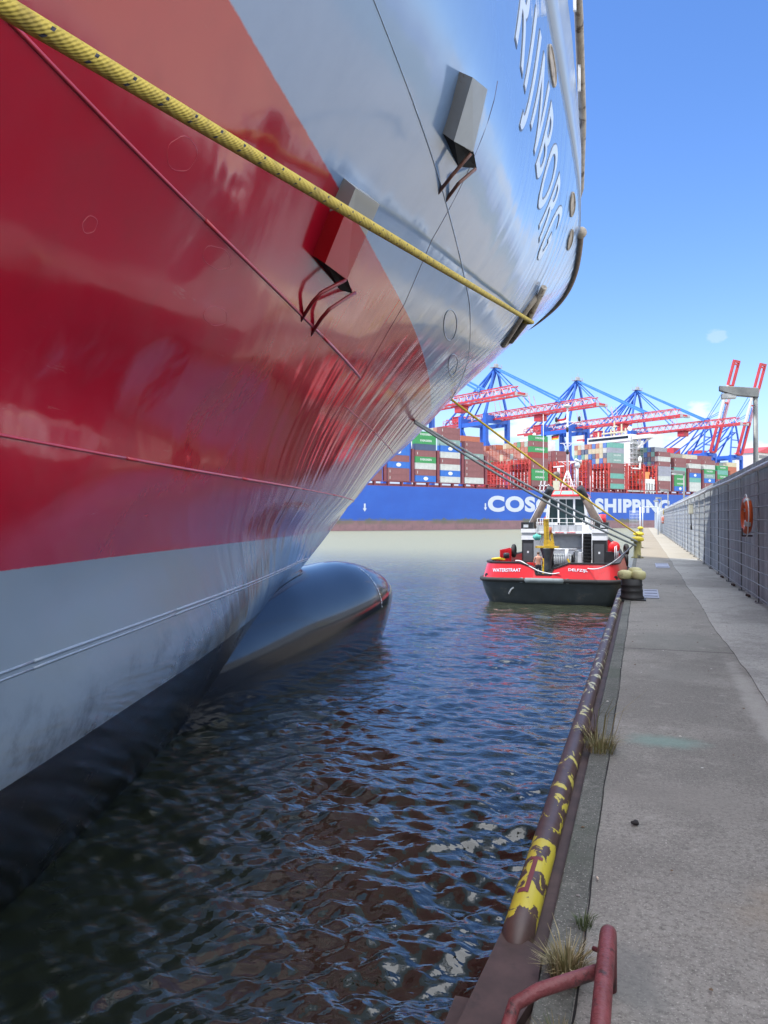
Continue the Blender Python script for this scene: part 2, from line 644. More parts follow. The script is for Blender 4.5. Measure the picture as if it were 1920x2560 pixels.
def catmull(pts, per=24):
    P = [np.array(p, float) for p in pts]
    P = [2 * P[0] - P[1]] + P + [2 * P[-1] - P[-2]]
    out = []
    for i in range(1, len(P) - 2):
        p0, p1, p2, p3 = P[i - 1:i + 3]
        t0 = 0
        t1 = t0 + max(1e-6, np.linalg.norm(p1 - p0)) ** 0.5
        t2 = t1 + max(1e-6, np.linalg.norm(p2 - p1)) ** 0.5
        t3 = t2 + max(1e-6, np.linalg.norm(p3 - p2)) ** 0.5
        for t in np.linspace(t1, t2, per, endpoint=False):
            a1 = (t1 - t) / (t1 - t0) * p0 + (t - t0) / (t1 - t0) * p1
            a2 = (t2 - t) / (t2 - t1) * p1 + (t - t1) / (t2 - t1) * p2
            a3 = (t3 - t) / (t3 - t2) * p2 + (t - t2) / (t3 - t2) * p3
            b1 = (t2 - t) / (t2 - t0) * a1 + (t - t0) / (t2 - t0) * a2
            b2 = (t3 - t) / (t3 - t1) * a2 + (t - t1) / (t3 - t1) * a3
            out.append((t2 - t) / (t2 - t1) * b1 + (t - t1) / (t2 - t1) * b2)
    out.append(P[-2])
    return np.array(out)


def pchip(xs, ys, x):
    """monotone cubic through (xs, ys[k]) at x; ys is (K, ...)"""
    xs = np.asarray(xs, float)
    h = np.diff(xs)
    d = np.diff(ys, axis=0) / h.reshape(-1, *([1] * (ys.ndim - 1)))
    m = np.zeros_like(ys)
    for k in range(1, len(xs) - 1):
        w1, w2 = 2 * h[k] + h[k - 1], h[k] + 2 * h[k - 1]
        ok = d[k - 1] * d[k] > 0
        with np.errstate(divide='ignore', invalid='ignore'):
            hm = (w1 + w2) / (w1 / d[k - 1] + w2 / d[k])
        m[k] = np.where(ok, hm, 0)
    m[0], m[-1] = d[0], d[-1]
    k = int(np.clip(np.searchsorted(xs, x) - 1, 0, len(xs) - 2))
    t = (x - xs[k]) / h[k]
    return ((1 + 2 * t) * (1 - t) ** 2 * ys[k] + t * (1 - t) ** 2 * h[k] * m[k] + t * t * (3 - 2 * t) * ys[k + 1] + t * t * (t - 1) * h[k] * m[k + 1])


NU = 150
ZL = sorted(LINES)
_fr = np.concatenate([np.linspace(0, 0.5, 30, endpoint=False), np.linspace(0.5, 1, NU - 30)])
_tab = []
for z in ZL:
    c = catmull(LINES[z])
    s = np.concatenate([[0], np.cumsum(np.linalg.norm(np.diff(c, axis=0), axis=1))])
    s /= s[-1]
    _tab.append(np.stack([np.interp(_fr, s, c[:, 0]), np.interp(_fr, s, c[:, 1])], 1))
_tab = np.array(_tab)                       # level, station, (Y, half breadth)
HZ = np.concatenate([np.linspace(-1.5, 10.0, 70), np.linspace(10.16, 12.5, 18)])
GRID = np.array([pchip(ZL, _tab, z) for z in HZ])


def warp(p):
    """the bow is fuller and taller aft: everything above the lower seam is pushed out along its sight line"""
    y, z = p[1], p[2]
    kz = float(np.interp(z, [5.7, 7.0, 8.0, 10.16, 12.5], [1.0, 1.08, 1.17, 1.30, 1.32]))
    t = min(1.0, max(0.0, (25.5 - y) / 17.5))
    k = 1 + (kz - 1) * t * t * (3 - 2 * t)
    return Vector((p[0] * k, y * k, CAM_Z + (z - CAM_Z) * k))


def hull_mesh(WARP):
    vs, fs, at = [], [], []
    nz = len(HZ)
    for side in (1, -1):
        for j in range(nz):
            for i in range(NU):
                y0, z0 = float(GRID[j, i, 0]), float(HZ[j])
                q = warp((XC + max(0, float(GRID[j, i, 1])), y0, z0)) if WARP else Vector((XC + max(0, float(GRID[j, i, 1])), y0, z0))
                vs.append((XC + side * max(0.0, q.x - XC), q.y, q.z))
                at.append((z0, y0))
    for side in range(2):
        o = side * nz * NU
        for j in range(nz - 1):
            for i in range(NU - 1):
                q = (o + j * NU + i, o + j * NU + i + 1, o + (j + 1) * NU + i + 1, o + (j + 1) * NU + i)
                fs.append(q if side == 1 else q[::-1])
    # foredeck and the after end
    j = nz - 1
    for i in range(NU - 1):
        a, b = j * NU + i, j * NU + i + 1
        fs.append((a, b, b + nz * NU, a + nz * NU))
    for j in range(nz - 1):
        a, b = j * NU, (j + 1) * NU
        fs.append((a, b, b + nz * NU, a + nz * NU))
    me = bpy.data.meshes.new('hull')
    me.from_pydata(vs, [], fs)
    for c, nm in ((0, 'line_z'), (1, 'frame_y')):
        me.attributes.new(nm, 'FLOAT', 'POINT').data.foreach_set('value', [q[c] for q in at])
    bm = bmesh.new()
    bm.from_mesh(me)
    bmesh.ops.remove_doubles(bm, verts=bm.verts, dist=1e-4)
    bmesh.ops.recalc_face_normals(bm, faces=bm.faces)
    bm.to_mesh(me)
    bm.free()
    me.polygons.foreach_set('use_smooth', [abs(p.normal.z) < 0.97 for p in me.polygons])
    return me


def make_bvh(me):
    b = bmesh.new()
    b.from_mesh(me)
    t = BVHTree.FromBMesh(b)
    b.free()
    return t


HULL_ME = hull_mesh(True)
_plain = hull_mesh(False)
BVH0, BVH = make_bvh(_plain), make_bvh(HULL_ME)
bpy.data.meshes.remove(_plain)


def on_hull(y, z, off=0.0):
    """starboard shell at frame position y and line height z: point and outward normal"""
    hit, n, _, _ = BVH0.ray_cast(Vector((40, y, z)), Vector((-1, 0, 0)))
    if hit is None:
        return None
    q, n, _, _ = BVH.find_nearest(warp(hit))
    if n.x < 0:
        n = -n
    return q + n * off, n


def hull_material():
    m, nt, b = new_mat('ship_hull_paint')
    L = nt.links
    geo = N(nt, 'ShaderNodeNewGeometry')
    sep = N(nt, 'ShaderNodeSeparateXYZ')
    L.new(geo.outputs['Position'], sep.inputs[0])

    def mathn(op, a, bb=None):
        n = N(nt, 'ShaderNodeMath', operation=op)
        for i, v in enumerate((a, bb)):
            if v is None:
                continue
            if isinstance(v, (int, float)):
                n.inputs[i].default_value = v
            else:
                L.new(v, n.inputs[i])
        return n.outputs[0]

    def step(x, lo, hi):
        n = N(nt, 'ShaderNodeMapRange', interpolation_type='SMOOTHSTEP')
        n.inputs['From Min'].default_value = lo
        n.inputs['From Max'].default_value = hi
        L.new(x, n.inputs['Value'])
        return n.outputs[0]

    def noise(vec, scale, det=5, rough=0.55):
        n = N(nt, 'ShaderNodeTexNoise')
        n.inputs['Scale'].default_value = scale
        n.inputs['Detail'].default_value = det
        n.inputs['Roughness'].default_value = rough
        L.new(vec, n.inputs['Vector'])
        return n.outputs['Fac']

    def mix(f, a, bb):
        n = N(nt, 'ShaderNodeMix', data_type='RGBA')
        L.new(f, n.inputs['Factor'])
        for k, v in (('A', a), ('B', bb)):
            if isinstance(v, tuple):
                n.inputs[k].default_value = (*v, 1)
            else:
                L.new(v, n.inputs[k])
        return n.outputs['Result']

    at1 = N(nt, 'ShaderNodeAttribute', attribute_name='line_z')
    at2 = N(nt, 'ShaderNodeAttribute', attribute_name='frame_y')
    y, z = at2.outputs['Fac'], at1.outputs['Fac']
    pos = geo.outputs['Position']
    # u is constant along the canted frames, so plating waves run the way the frames do
    u = mathn('ADD', y, mathn('MULTIPLY', z, 1.47))
    cu = N(nt, 'ShaderNodeCombineXYZ')
    L.new(u, cu.inputs[0])
    L.new(mathn('MULTIPLY', z, 0.10), cu.inputs[1])
    fr = cu.outputs[0]
    # horizontal-ish scuffs
    ch = N(nt, 'ShaderNodeCombineXYZ')
    L.new(mathn('MULTIPLY', y, 0.35), ch.inputs[0])
    L.new(mathn('MULTIPLY', z, 3.0), ch.inputs[1])
    edge = mathn('MULTIPLY', mathn('SUBTRACT', noise(pos, 9.0, 3), 0.5), 0.012)
    ze = mathn('ADD', z, edge)
    grime = noise(pos, 0.8, 8, 0.65)
    big = noise(pos, 0.35, 3)
    red = mix(step(grime, 0.45, 0.75), (0.44, 0.006, 0.026), (0.37, 0.006, 0.022))
    grey = mix(step(grime, 0.4, 0.8), (0.22, 0.35, 0.58), (0.195, 0.315, 0.53))
    cd = N(nt, 'ShaderNodeCombineXYZ')
    L.new(mathn('MULTIPLY', y, 0.06), cd.inputs[0])
    L.new(mathn('MULTIPLY', mathn('ADD', z, mathn('MULTIPLY', y, 0.012)), 5.0), cd.inputs[1])
    dark = mix(step(noise(cd.outputs[0], 2.0, 6, 0.7), 0.42, 0.72), (0.005, 0.006, 0.009), (0.018, 0.020, 0.026))
    # smoky dark scuff marks rising from the boot-top on the light band
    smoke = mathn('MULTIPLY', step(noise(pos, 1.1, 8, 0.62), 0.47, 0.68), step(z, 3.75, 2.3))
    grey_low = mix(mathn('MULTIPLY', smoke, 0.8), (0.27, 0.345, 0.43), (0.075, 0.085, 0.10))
    refl_streak = mathn('MULTIPLY', mathn('MULTIPLY', step(noise(fr, 2.6, 4, 0.6), 0.45, 0.60), step(y, 9.5, 17.0)), step(z, 4.3, 2.9))  # dark mirror streaks of bulb and water painted into the light band
    grey_low = mix(mathn('MULTIPLY', refl_streak, 0.75), grey_low, (0.045, 0.052, 0.066))
    scr = mathn('MULTIPLY', step(noise(ch.outputs[0], 4.0, 9, 0.74), 0.60, 0.68), step(noise(pos, 0.9, 4), 0.50, 0.64))
    red2 = mix(mathn('MULTIPLY', scr, 0.40), red, (0.50, 0.17, 0.17))
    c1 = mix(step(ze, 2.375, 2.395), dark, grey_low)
    c2 = mix(step(ze, 4.535, 4.55), c1, red2)
    c3 = mix(step(ze, 8.39, 8.405), c2, grey)
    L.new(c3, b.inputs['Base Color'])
    rr = N(nt, 'ShaderNodeMapRange')
    rr.inputs['From Min'].default_value = 0.3
    rr.inputs['From Max'].default_value = 0.75
    rr.inputs['To Min'].default_value = 0.07
    rr.inputs['To Max'].default_value = 0.26
    L.new(grime, rr.inputs['Value'])
    L.new(mathn('ADD', rr.outputs[0], mathn('MULTIPLY', step(z, 2.42, 2.36), 0.06)), b.inputs['Roughness'])
    L.new(mathn('MULTIPLY', step(z, 2.36, 2.42), 0.8), b.inputs['Coat Weight'])
    b.inputs['IOR'].default_value = 1.75
    b.inputs['Coat Weight'].default_value = 0.8
    b.inputs['Coat Roughness'].default_value = 0.06
    # plating: frame waves (stronger where the bow fines), dents, brush texture
    w1 = noise(fr, 1.55, 2, 0.4)
    w2 = noise(fr, 4.5, 3, 0.5)
    fwd = step(y, 7.0, 17.0)
    amp = mathn('ADD', mathn('MULTIPLY', fwd, 0.9), 0.25)
    h = mathn('ADD', mathn('MULTIPLY', mathn('MULTIPLY', w1, amp), 0.030), mathn('MULTIPLY', mathn('MULTIPLY', w2, fwd), 0.006))
    h = mathn('ADD', h, mathn('MULTIPLY', noise(pos, 0.42, 1), 0.022))
    h = mathn('MULTIPLY', h, mathn('ADD', mathn('MULTIPLY', step(z, 2.2, 2.9), 0.975), 0.025))
    h = mathn('ADD', h, mathn('MULTIPLY', noise(pos, 14.0, 5), 0.0004))
    for (cx, cy, cz, rad, dep) in ((-4.85, 7.15, 6.5, 0.5, 0.022), (-4.1, 6.6, 7.9, 0.5, 0.02), (-5.2, 5.6, 6.2, 0.8, 0.03), (-3.7, 6.8, 8.5, 0.5, 0.02), (-5.6, 9.5, 6.3, 0.9, 0.03)):
        vd = N(nt, 'ShaderNodeVectorMath', operation='DISTANCE')
        L.new(pos, vd.inputs[0])
        vd.inputs[1].default_value = (cx, cy, cz)
        wob = mathn('ADD', vd.outputs['Value'], mathn('MULTIPLY', noise(pos, 1.6, 2), 0.3))
        h = mathn('ADD', h, mathn('MULTIPLY', step(wob, rad * 0.4, rad * 1.6), dep))
    bp = N(nt, 'ShaderNodeBump')
    bp.inputs['Strength'].default_value = 0.9
    bp.inputs['Distance'].default_value = 1.0
    L.new(h, bp.inputs['Height'])
    L.new(bp.outputs[0], b.inputs['Normal'])
    L.new(bp.outputs[0], b.inputs['Coat Normal'])
    return m


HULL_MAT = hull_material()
SHIP = thing('cargo_ship', 'huge red and pale grey ship bow with a dark underwater bulb, looming over the quay', 'cargo ship', (XC, 0, 0))


def ship_part(o):
    o.location = (-XC, 0, 0)
    return o


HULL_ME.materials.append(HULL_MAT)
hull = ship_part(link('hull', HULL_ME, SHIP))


def seg_on_hull(pts, step=0.3, off=0.0):
    """(Y, z) polyline -> dense points on the starboard shell"""
    out = []
    for (a, b) in zip(pts[:-1], pts[1:]):
        n = max(1, int(math.hypot(b[0] - a[0], b[1] - a[1]) / step))
        for i in range(n):
            t = i / n
            r = on_hull(a[0] + (b[0] - a[0]) * t, a[1] + (b[1] - a[1]) * t, off)
            if r:
                out.append(r[0])
    r = on_hull(pts[-1][0], pts[-1][1], off)
    if r:
        out.append(r[0])
    return out


M['seam_red'] = paint('seam_red', (0.48, 0.03, 0.05), 0.3, coat=0.4)
M['seam_grey'] = paint('seam_grey', (0.27, 0.35, 0.46), 0.3, coat=0.4)
M['seam_dark'] = paint('seam_dark', (0.10, 0.05, 0.07), 0.4)
# weld seams: raised beads along the plate edges
for (z0, y0, y1, r) in ((5.68, 3.0, 29.9, 0.016), (7.58, 1.5, 13.1, 0.018), (7.2, 13.9, 24.5, 0.012), (9.1, 3.0, 26.0, 0.008),
                        (3.57, 2.0, 25.8, 0.016), (3.50, 2.0, 25.8, 0.012)):
    mb = MB()
    pts = seg_on_hull([(y0, z0), (y1, z0)], 0.3)
    for k in range(0, len(pts) - 1, 14):                      # overlapping runs of weld
        run = pts[k:k + 15]
        if len(run) > 1:
            mb.tube(run, r * (1 + 0.25 * ((k // 14) % 3)), 6)
    ship_part(mb.build('weld_seam', M['seam_red'] if 5 < z0 < 8 else M['seam_grey'], SHIP))
for pl in ([(8.6, 9.95), (9.28, 9.47), (10.32, 8.88), (11.65, 8.42), (13.14, 7.6), (15.11, 5.71), (16.09, 4.89)],):
    mb = MB().tube(seg_on_hull(pl, 0.2), 0.006, 5)
    ship_part(mb.build('weld_seam', M['seam_dark'], SHIP))

M['tan'] = paint('worn_tan_steel', (0.36, 0.31, 0.25), 0.55, var=0.3, scale=6, dirt=(0.10, 0.07, 0.05), dirt_amt=0.35, dirt_scale=5)
M['rail_brown'] = paint('rusty_bar', (0.20, 0.155, 0.12), 0.6, var=0.3, scale=8)

# bulwark over the knuckle: flares out aft, leans inboard round the bow
top_hb = lambda y: float(np.interp(y, [-40, 11, 13.3, 17.3, 20.8, 24.2, 26.4, 28.3, 30.9, 33.5, 35.3], [11.05, 11.05, 11.0, 10.78, 10.48, 9.8, 9.2, 8.4, 6.9, 4.5, 1.9]))
kn = [(float(y), float(h)) for (y, h) in zip(GRID[-1, :, 0], GRID[-1, :, 1])]
mb = MB()
vs, fs = [], []
col = 0
for (y, h) in kn:
    yt = min(y, 35.3)
    t_out = top_hb(yt) if y < 35.4 else max(0.0, top_hb(35.3) * (36.1 - y) / 0.8)
    yy = y - (0.9 if y > 34 else 0.02 * max(0, y - 20))
    cut = 0.72 if y < 17 else (0.72 + (1.15 - 0.72) * min(1, (y - 17) / 4))
    w = lambda *p: tuple(warp(p))
    vs += [w(XC + h + 0.004, y, 12.5), w(XC + h + (t_out - h) * cut / 1.15, y + (yy - y) * cut / 1.15, 12.5 + cut), w(XC + h + (t_out - h) * cut / 1.15 - 0.05, y + (yy - y) * cut / 1.15, 12.5 + cut), w(XC + h - 0.046, y, 12.504)]
    if col:
        o = 4 * (col - 1)
        for k in range(4):
            fs.append((o + k, o + 4 + k, o + 4 + (k + 1) % 4, o + (k + 1) % 4))
    col += 1
mb.smooth = True
mb.add(vs, fs)
M['bulwark'] = paint('bulwark_paint', (0.36, 0.45, 0.60), 0.25, var=0.05, scale=1.0, coat=0.3)
ship_part(mb.build('bulwark', M['bulwark'], SHIP))
# rail over the bulwark with stanchions and a dark brown panel filling the gap behind it
rail = []
for y in np.arange(-20, 22, 0.6):
    rail.append(warp((XC + top_hb(y), y, 13.72)))
ship_part(MB().tube(rail, 0.095, 10).build('top_rail', M['tan'], SHIP))
for y in np.arange(5.4, 17, 2.4):
    ship_part(MB().beam(warp((XC + top_hb(y) - 0.02, y, 13.15)), warp((XC + top_hb(y) - 0.02, y, 13.7)), 0.06).build('stanchion', M['white'], SHIP))
mb = MB()
vs, fs = [], []
for i, y in enumerate(np.arange(-20, 16.6, 1.0)):
    vs += [tuple(warp((XC + 10.45, y, 12.52))), tuple(warp((XC + 10.75, y, 13.6))), tuple(warp((XC + 10.65, y, 13.6))), tuple(warp((XC + 10.35, y, 12.52)))]
    if i:
        o = 4 * (i - 1)
        fs += [(o + k, o + 4 + k, o + 4 + (k + 1) % 4, o + (k + 1) % 4) for k in range(4)]
mb.add(vs, fs)
ship_part(mb.build('gap_panel', paint('panel_brown', (0.12, 0.085, 0.075), 0.7, var=0.2), SHIP))
# half-round bar round the knuckle of the bow
pts = []
for (y, h) in kn:
    if 20.4 < y < 34:
        pts.append(warp((XC + h + 0.03, y, 12.5)))
ship_part(MB().tube(pts, 0.08, 10).build('rubbing_bar', M['rail_brown'], SHIP))
ship_part(MB().sphere((pts[0][0], pts[0][1], pts[0][2] + 0.02), 0.16, 12).build('bar_end', M['tan'], SHIP))


def oval_chock(y, z, ly, lz, tilt=0.0, lip=0.08, inner=None):
    mb = MB()
    ring, fill = [], []
    for k in range(28):
        a = 2 * math.pi * k / 28
        sy = math.copysign(abs(math.cos(a)) ** 0.7, math.cos(a)) * ly / 2
        sz = math.copysign(abs(math.sin(a)) ** 0.8, math.sin(a)) * lz / 2
        r = on_hull(y + sy * math.cos(tilt) - sz * math.sin(tilt), z + sy * math.sin(tilt) + sz * math.cos(tilt), 0.015)
        if r:
            ring.append(r[0])
    mb.tube(ring, lip, 8, closed=True)
    c = on_hull(y, z, 0.012)[0]
    o = ship_part(mb.build('fairlead', M['tan'], SHIP))
    k = len(ring)
    f = MB().add([c] + [p + (c - p) * 0.02 for p in ring], [(0, 1 + i, 1 + (i + 1) % k) for i in range(k)])
    d = f.build('fairlead_opening', inner or M['dark'], o)
    return o


oval_chock(12.3, 12.15, 1.0, 0.26, inner=M['tan'], lip=0.022)
oval_chock(17.75, 12.1, 1.1, 0.24, inner=M['tan'], lip=0.022)
oval_chock(19.7, 12.0, 1.1, 0.24, inner=M['tan'], lip=0.022)
oval_chock(20.9, 10.35, 2.6, 0.62, tilt=-0.12, lip=0.09)
# roller bar across the mooring fairlead
rb = [on_hull(19.2, 10.78, 0.10)[0], on_hull(20.6, 10.45, 0.12)[0], on_hull(22.0, 10.15, 0.08)[0]]
ship_part(MB().tube(rb, 0.085, 10).build('roller_bar', M['tan'], SHIP))
# two closed oval rings lower on the flare
for (y, z, ly, lz, tl) in ((14.8, 8.82, 2.2, 0.18, -0.05), (18.6, 8.82, 2.6, 0.16, -0.02)):
    ring = []
    for k in range(28):
        a = 2 * math.pi * k / 28
        r = on_hull(y + math.cos(a) * ly / 2, z + math.cos(a) * ly / 2 * tl + math.sin(a) * lz / 2 + 0.05 * math.cos(a), 0.0)
        ring.append(r[0])
    ship_part(MB().tube(ring, 0.014, 6, closed=True).build('weld_ring', M['seam_grey'], SHIP))

# ghost outlines of cut-off fittings, welds ground smooth and painted over
for (y, z, ly, lz) in ((7.07, 7.13, 0.50, 0.16), (4.6, 7.14, 0.17, 0.09), (4.97, 7.74, 0.40, 0.16), (6.35, 7.46, 0.55, 0.14)):
    ring = []
    for k in range(24):
        a = 2 * math.pi * k / 24
        q = 1 + 0.10 * math.sin(2 * a + y) + 0.04 * math.sin(5 * a + 2 * y)
        ring.append(on_hull(y + math.cos(a) * ly / 2 * q, z + math.sin(a) * lz / 2 * q, -0.002)[0])
    ship_part(MB().tube(ring, 0.0045, 5, closed=True).build('weld_ring', M['seam_red'], SHIP))
# two overboard chutes: box, dark mouth, two bent guard bars
M['chute'] = paint('chute_grey', (0.33, 0.345, 0.35), 0.4, var=0.06, scale=4, dirt=(0.23, 0.17, 0.11), dirt_amt=0.06, dirt_scale=3)
M['bars'] = paint('brown_bars', (0.16, 0.07, 0.05), 0.5, var=0.3, scale=10)
M['bars_red'] = paint('dark_red_bars', (0.20, 0.010, 0.014), 0.4, var=0.2, scale=10)


def chute_paint_two():
    # the lower chute straddles the paint line, so it wears the same two colours as the plating
    m, nt, b = new_mat('chute_two_tone')
    geo = N(nt, 'ShaderNodeNewGeometry')
    sep = N(nt, 'ShaderNodeSeparateXYZ')
    nt.links.new(geo.outputs['Position'], sep.inputs[0])
    mr = N(nt, 'ShaderNodeMapRange')
    zb = on_hull(7.6, 8.40)[0].z - 0.20
    mr.inputs['From Min'].default_value = zb
    mr.inputs['From Max'].default_value = zb + 0.01
    nt.links.new(sep.outputs['Z'], mr.inputs['Value'])
    mx = N(nt, 'ShaderNodeMix', data_type='RGBA')
    nt.links.new(mr.outputs[0], mx.inputs['Factor'])
    mx.inputs['A'].default_value = (0.43, 0.008, 0.014, 1)
    mx.inputs['B'].default_value = (0.36, 0.37, 0.36, 1)
    nt.links.new(mx.outputs['Result'], b.inputs['Base Color'])
    b.inputs['Roughness'].default_value = 0.3
    b.inputs['Coat Weight'].default_value = 0.2
    return m


def chute(TL, TR, BL, BR, d, mat, barmat, bars, m1, m2):
    P = {}
    for k, q in (('TL', TL), ('TR', TR), ('BL', BL), ('BR', BR)):
        P[k] = on_hull(q[0], q[1], d)[0]
        P[k + '0'] = on_hull(q[0], q[1], -0.15)[0]
    t = 0.02
    mb = MB()
    v = [P['TL'], P['TR'], P['BR'], P['BL'], P['TL0'], P['TR0'], P['BR0'], P['BL0']]
    mb.add(v, [(0, 1, 2, 3), (4, 5, 1, 0), (5, 6, 2, 1), (7, 4, 0, 3)])
    o = ship_part(mb.build('overboard_chute', mat, SHIP))
    so = o.modifiers.new('shell', 'SOLIDIFY')
    so.thickness = 0.025
    so.offset = -1
    f = MB()
    # the dark mouth slopes from the lower lip back to the plating
    h1, h2 = on_hull(m1[0], m1[1], 0.012)[0], on_hull(m2[0], m2[1], 0.012)[0]
    up = (P['TL'] - P['BL']).normalized() * 0.012
    f.add([P['BL'] + up, P['BR'] + up, h2, h1, P['BL0'], P['BR0']], [(0, 1, 2, 3), (0, 3, 4), (1, 5, 2)])
    f.build('chute_mouth', M['dark'], o)
    for bl in bars:
        pts = [on_hull(y, z, off)[0] for (y, z, off) in bl]
        q = []
        for a, b2 in zip(pts[:-1], pts[1:]):
            q += [a + (b2 - a) * s for s in (0.06, 0.5, 0.94)]
        MB().tube(q, 0.028, 8).build('guard_bar', barmat, o)
    return o


chute((7.58, 9.53), (8.05, 9.65), (8.18, 9.24), (8.78, 9.38), 0.20, M['chute'], M['bars'],
      [[(8.76, 9.37, .2), (8.88, 9.16, .15), (9.05, 9.12, .08), (9.31, 9.06, -.03)],
       [(9.50, 9.44, .05), (9.28, 9.22, .11), (9.42, 9.17, .06), (9.68, 9.10, -.03)]], (9.11, 9.29), (9.59, 9.46))
chute((7.23, 8.46), (7.92, 8.56), (7.93, 7.97), (8.76, 8.05), 0.20, chute_paint_two(), M['bars_red'],
      [[(8.74, 8.05, .2), (8.52, 7.81, .15), (8.60, 7.71, .11), (9.04, 7.53, -.03)],
       [(9.66, 8.07, .04), (9.45, 7.99, .09), (9.15, 7.78, .13), (9.25, 7.68, .09), (9.68, 7.5, -.03)]], (9.24, 7.98), (9.69, 8.05))


# ---- writing
def text_geo(s, bold=0.0, space=1.0, extrude=0.0, res=6, sub=0.0):
    cu = bpy.data.curves.new('lettering', 'FONT')
    cu.body = s
    cu.offset = bold
    cu.space_character = space
    cu.extrude = extrude
    cu.resolution_u = res
    o = bpy.data.objects.new('lettering', cu)
    COL.objects.link(o)
    dg = bpy.context.evaluated_depsgraph_get()
    me = bpy.data.meshes.new_from_object(o.evaluated_get(dg))
    bpy.data.objects.remove(o)
    bpy.data.curves.remove(cu)
    bm = bmesh.new()
    bm.from_mesh(me)
    bpy.data.meshes.remove(me)
    bmesh.ops.triangulate(bm, faces=bm.faces)
    if sub:
        for _ in range(3):
            es = [e for e in bm.edges if e.calc_length() > sub]
            if not es:
                break
            bmesh.ops.subdivide_edges(bm, edges=es, cuts=1)
            bmesh.ops.triangulate(bm, faces=bm.faces)
    bm.verts.ensure_lookup_table()
    v = np.array([p.co[:] for p in bm.verts])
    f = [[q.index for q in fc.verts] for fc in bm.faces]
    bm.free()
    lo, hi = v.min(0), v.max(0)
    v[:, 0] = (v[:, 0] - lo[0]) / (hi[0] - lo[0])
    v[:, 1] = (v[:, 1] - lo[1]) / (hi[1] - lo[1])
    if extrude:
        v[:, 2] = v[:, 2] / extrude
    return v, f


M['letter'] = paint('white_letter_paint', (0.66, 0.73, 0.82), 0.25, var=0.02)
for (bold, off, ex, mm, nm) in ((0.022, 0.004, 0.004, paint('weld_edge', (0.10, 0.12, 0.16), 0.4, var=0.02), 'letter_edge'), (0.004, 0.012, 0.004, M['letter'], 'name_lettering')):
    tv, tf = text_geo('RIJNBORG', bold=bold, space=1.22, extrude=0.05, sub=0.16)
    vs = []
    g = (bold - 0.004) * 0.9
    for (a, c, e) in tv:
        z0 = 10.28 - 0.16 * max(0, a - 0.45) / 0.55
        z1 = 11.84 - 0.30 * max(0, a - 0.35) / 0.65
        c2 = c * (1 + 2 * g) - g
        y = 8.95 - g + (7.45 + 2 * g) * a + (0.30 + 0.25 * a) * c2
        p, n = on_hull(y, z0 + (z1 - z0) * c2)
        vs.append(p + n * (off + ex * e))
    ship_part(MB().add(vs, tf).build(nm, mm, SHIP))
# ------------------------------------------------------------------ bulb
M['bulb'] = paint('dark_bulb_paint', (0.013, 0.018, 0.028), 0.12, var=0.3, scale=1.2, coat=0.0, spec=0.55, bump=0.05, bscale=1.5, stretch=(1, 0.35, 1.4))


def bulb_ring(y):
    t = min(1.0, max(0.0, (y - 27.6) / 6.7))
    e = (1 - t ** 2.3) ** 0.5
    s = min(1, max(0, (y - 9) / 9.5))
    s = s * s * (3 - 2 * s)
    wdt = (0.8 + 1.28 * s) * e
    q = min(1, max(0, (y - 20) / 14.3))
    zc = 0.45 + 1.25 * q * q * (3 - 2 * q)
    top = 3.22 + 0.10 * math.exp(-((y - 29.6) / 2.2) ** 2) - 0.9 * max(0, (22.5 - y) / 8)
    h = (top - zc) * e
    hb = (zc + 2.6) * e
    pts = []
    for k in range(48):
        a = 2 * math.pi * k / 48
        c, s2 = math.cos(a), math.sin(a)
        zz = zc + (h if s2 > 0 else hb) * s2
        lean = 2.0 * t ** 1.5 * max(0.0, (zc - zz) / 1.7) ** 1.3 * min(1.0, 1.0)
        pts.append((XC + wdt * c, y - min(lean, 3.2 * t), zz))
    return pts


mb = MB()
mb.smooth = True
ys = list(np.linspace(10, 27.6, 30)) + list(27.6 + 6.7 * np.sin(np.linspace(0.08, math.pi / 2 - 0.03, 26)))
vs, fs = [], []
for i, y in enumerate(ys):
    vs += bulb_ring(y)
    if i:
        for k in range(48):
            o = (i - 1) * 48
            fs.append((o + k, o + (k + 1) % 48, o + 48 + (k + 1) % 48, o + 48 + k))
fs.append([(len(ys) - 1) * 48 + k for k in range(48)])
mb.add(vs, fs)
bulb = ship_part(mb.build('bulbous_bow', M['bulb'], SHIP))
# row of draught ticks over the bulb
mb = MB()
yb = 29.4
ring = [Vector(p) for p in bulb_ring(yb)]
ring2 = [Vector(p) for p in bulb_ring(yb + 0.13)]
c0 = Vector((XC, yb, 1.2))
for k in range(1, 22):
    a = k * 0.5
    i0 = int(a)
    f = a - i0
    i0 = i0 % 48
    p = ring[i0].lerp(ring[(i0 + 1) % 48], f)
    q = ring2[i0].lerp(ring2[(i0 + 1) % 48], f)
    if p.z < 0.6 or p.z > 3.05:
        continue
    n = Vector((p.x - c0.x, 0, (p.z - c0.z) * 0.6)).normalized()
    d = (ring[(i0 + 1) % 48] - ring[i0]).normalized()
    h = 0.045
    p2, q2 = p + n * 0.012, q + n * 0.012
    mb.add([p2 - d * h, p2 + d * h, p2 + d * h + (q2 - p2) * 0.3, p2 - d * h + (q2 - p2) * 0.3], [(0, 1, 2, 3)])
    if k % 3 != 1:
        mb.add([p2 + d * h, p2 + d * (h - 0.03), q2 + d * (h - 0.03), q2 + d * h], [(0, 1, 2, 3)])
    if k % 2:
        mb.add([p2 - d * h, p2 - d * (h - 0.03), q2 - d * (h - 0.03), q2 - d * h], [(0, 1, 2, 3)])
ship_part(mb.build('draught_marks', M['letter'], SHIP))


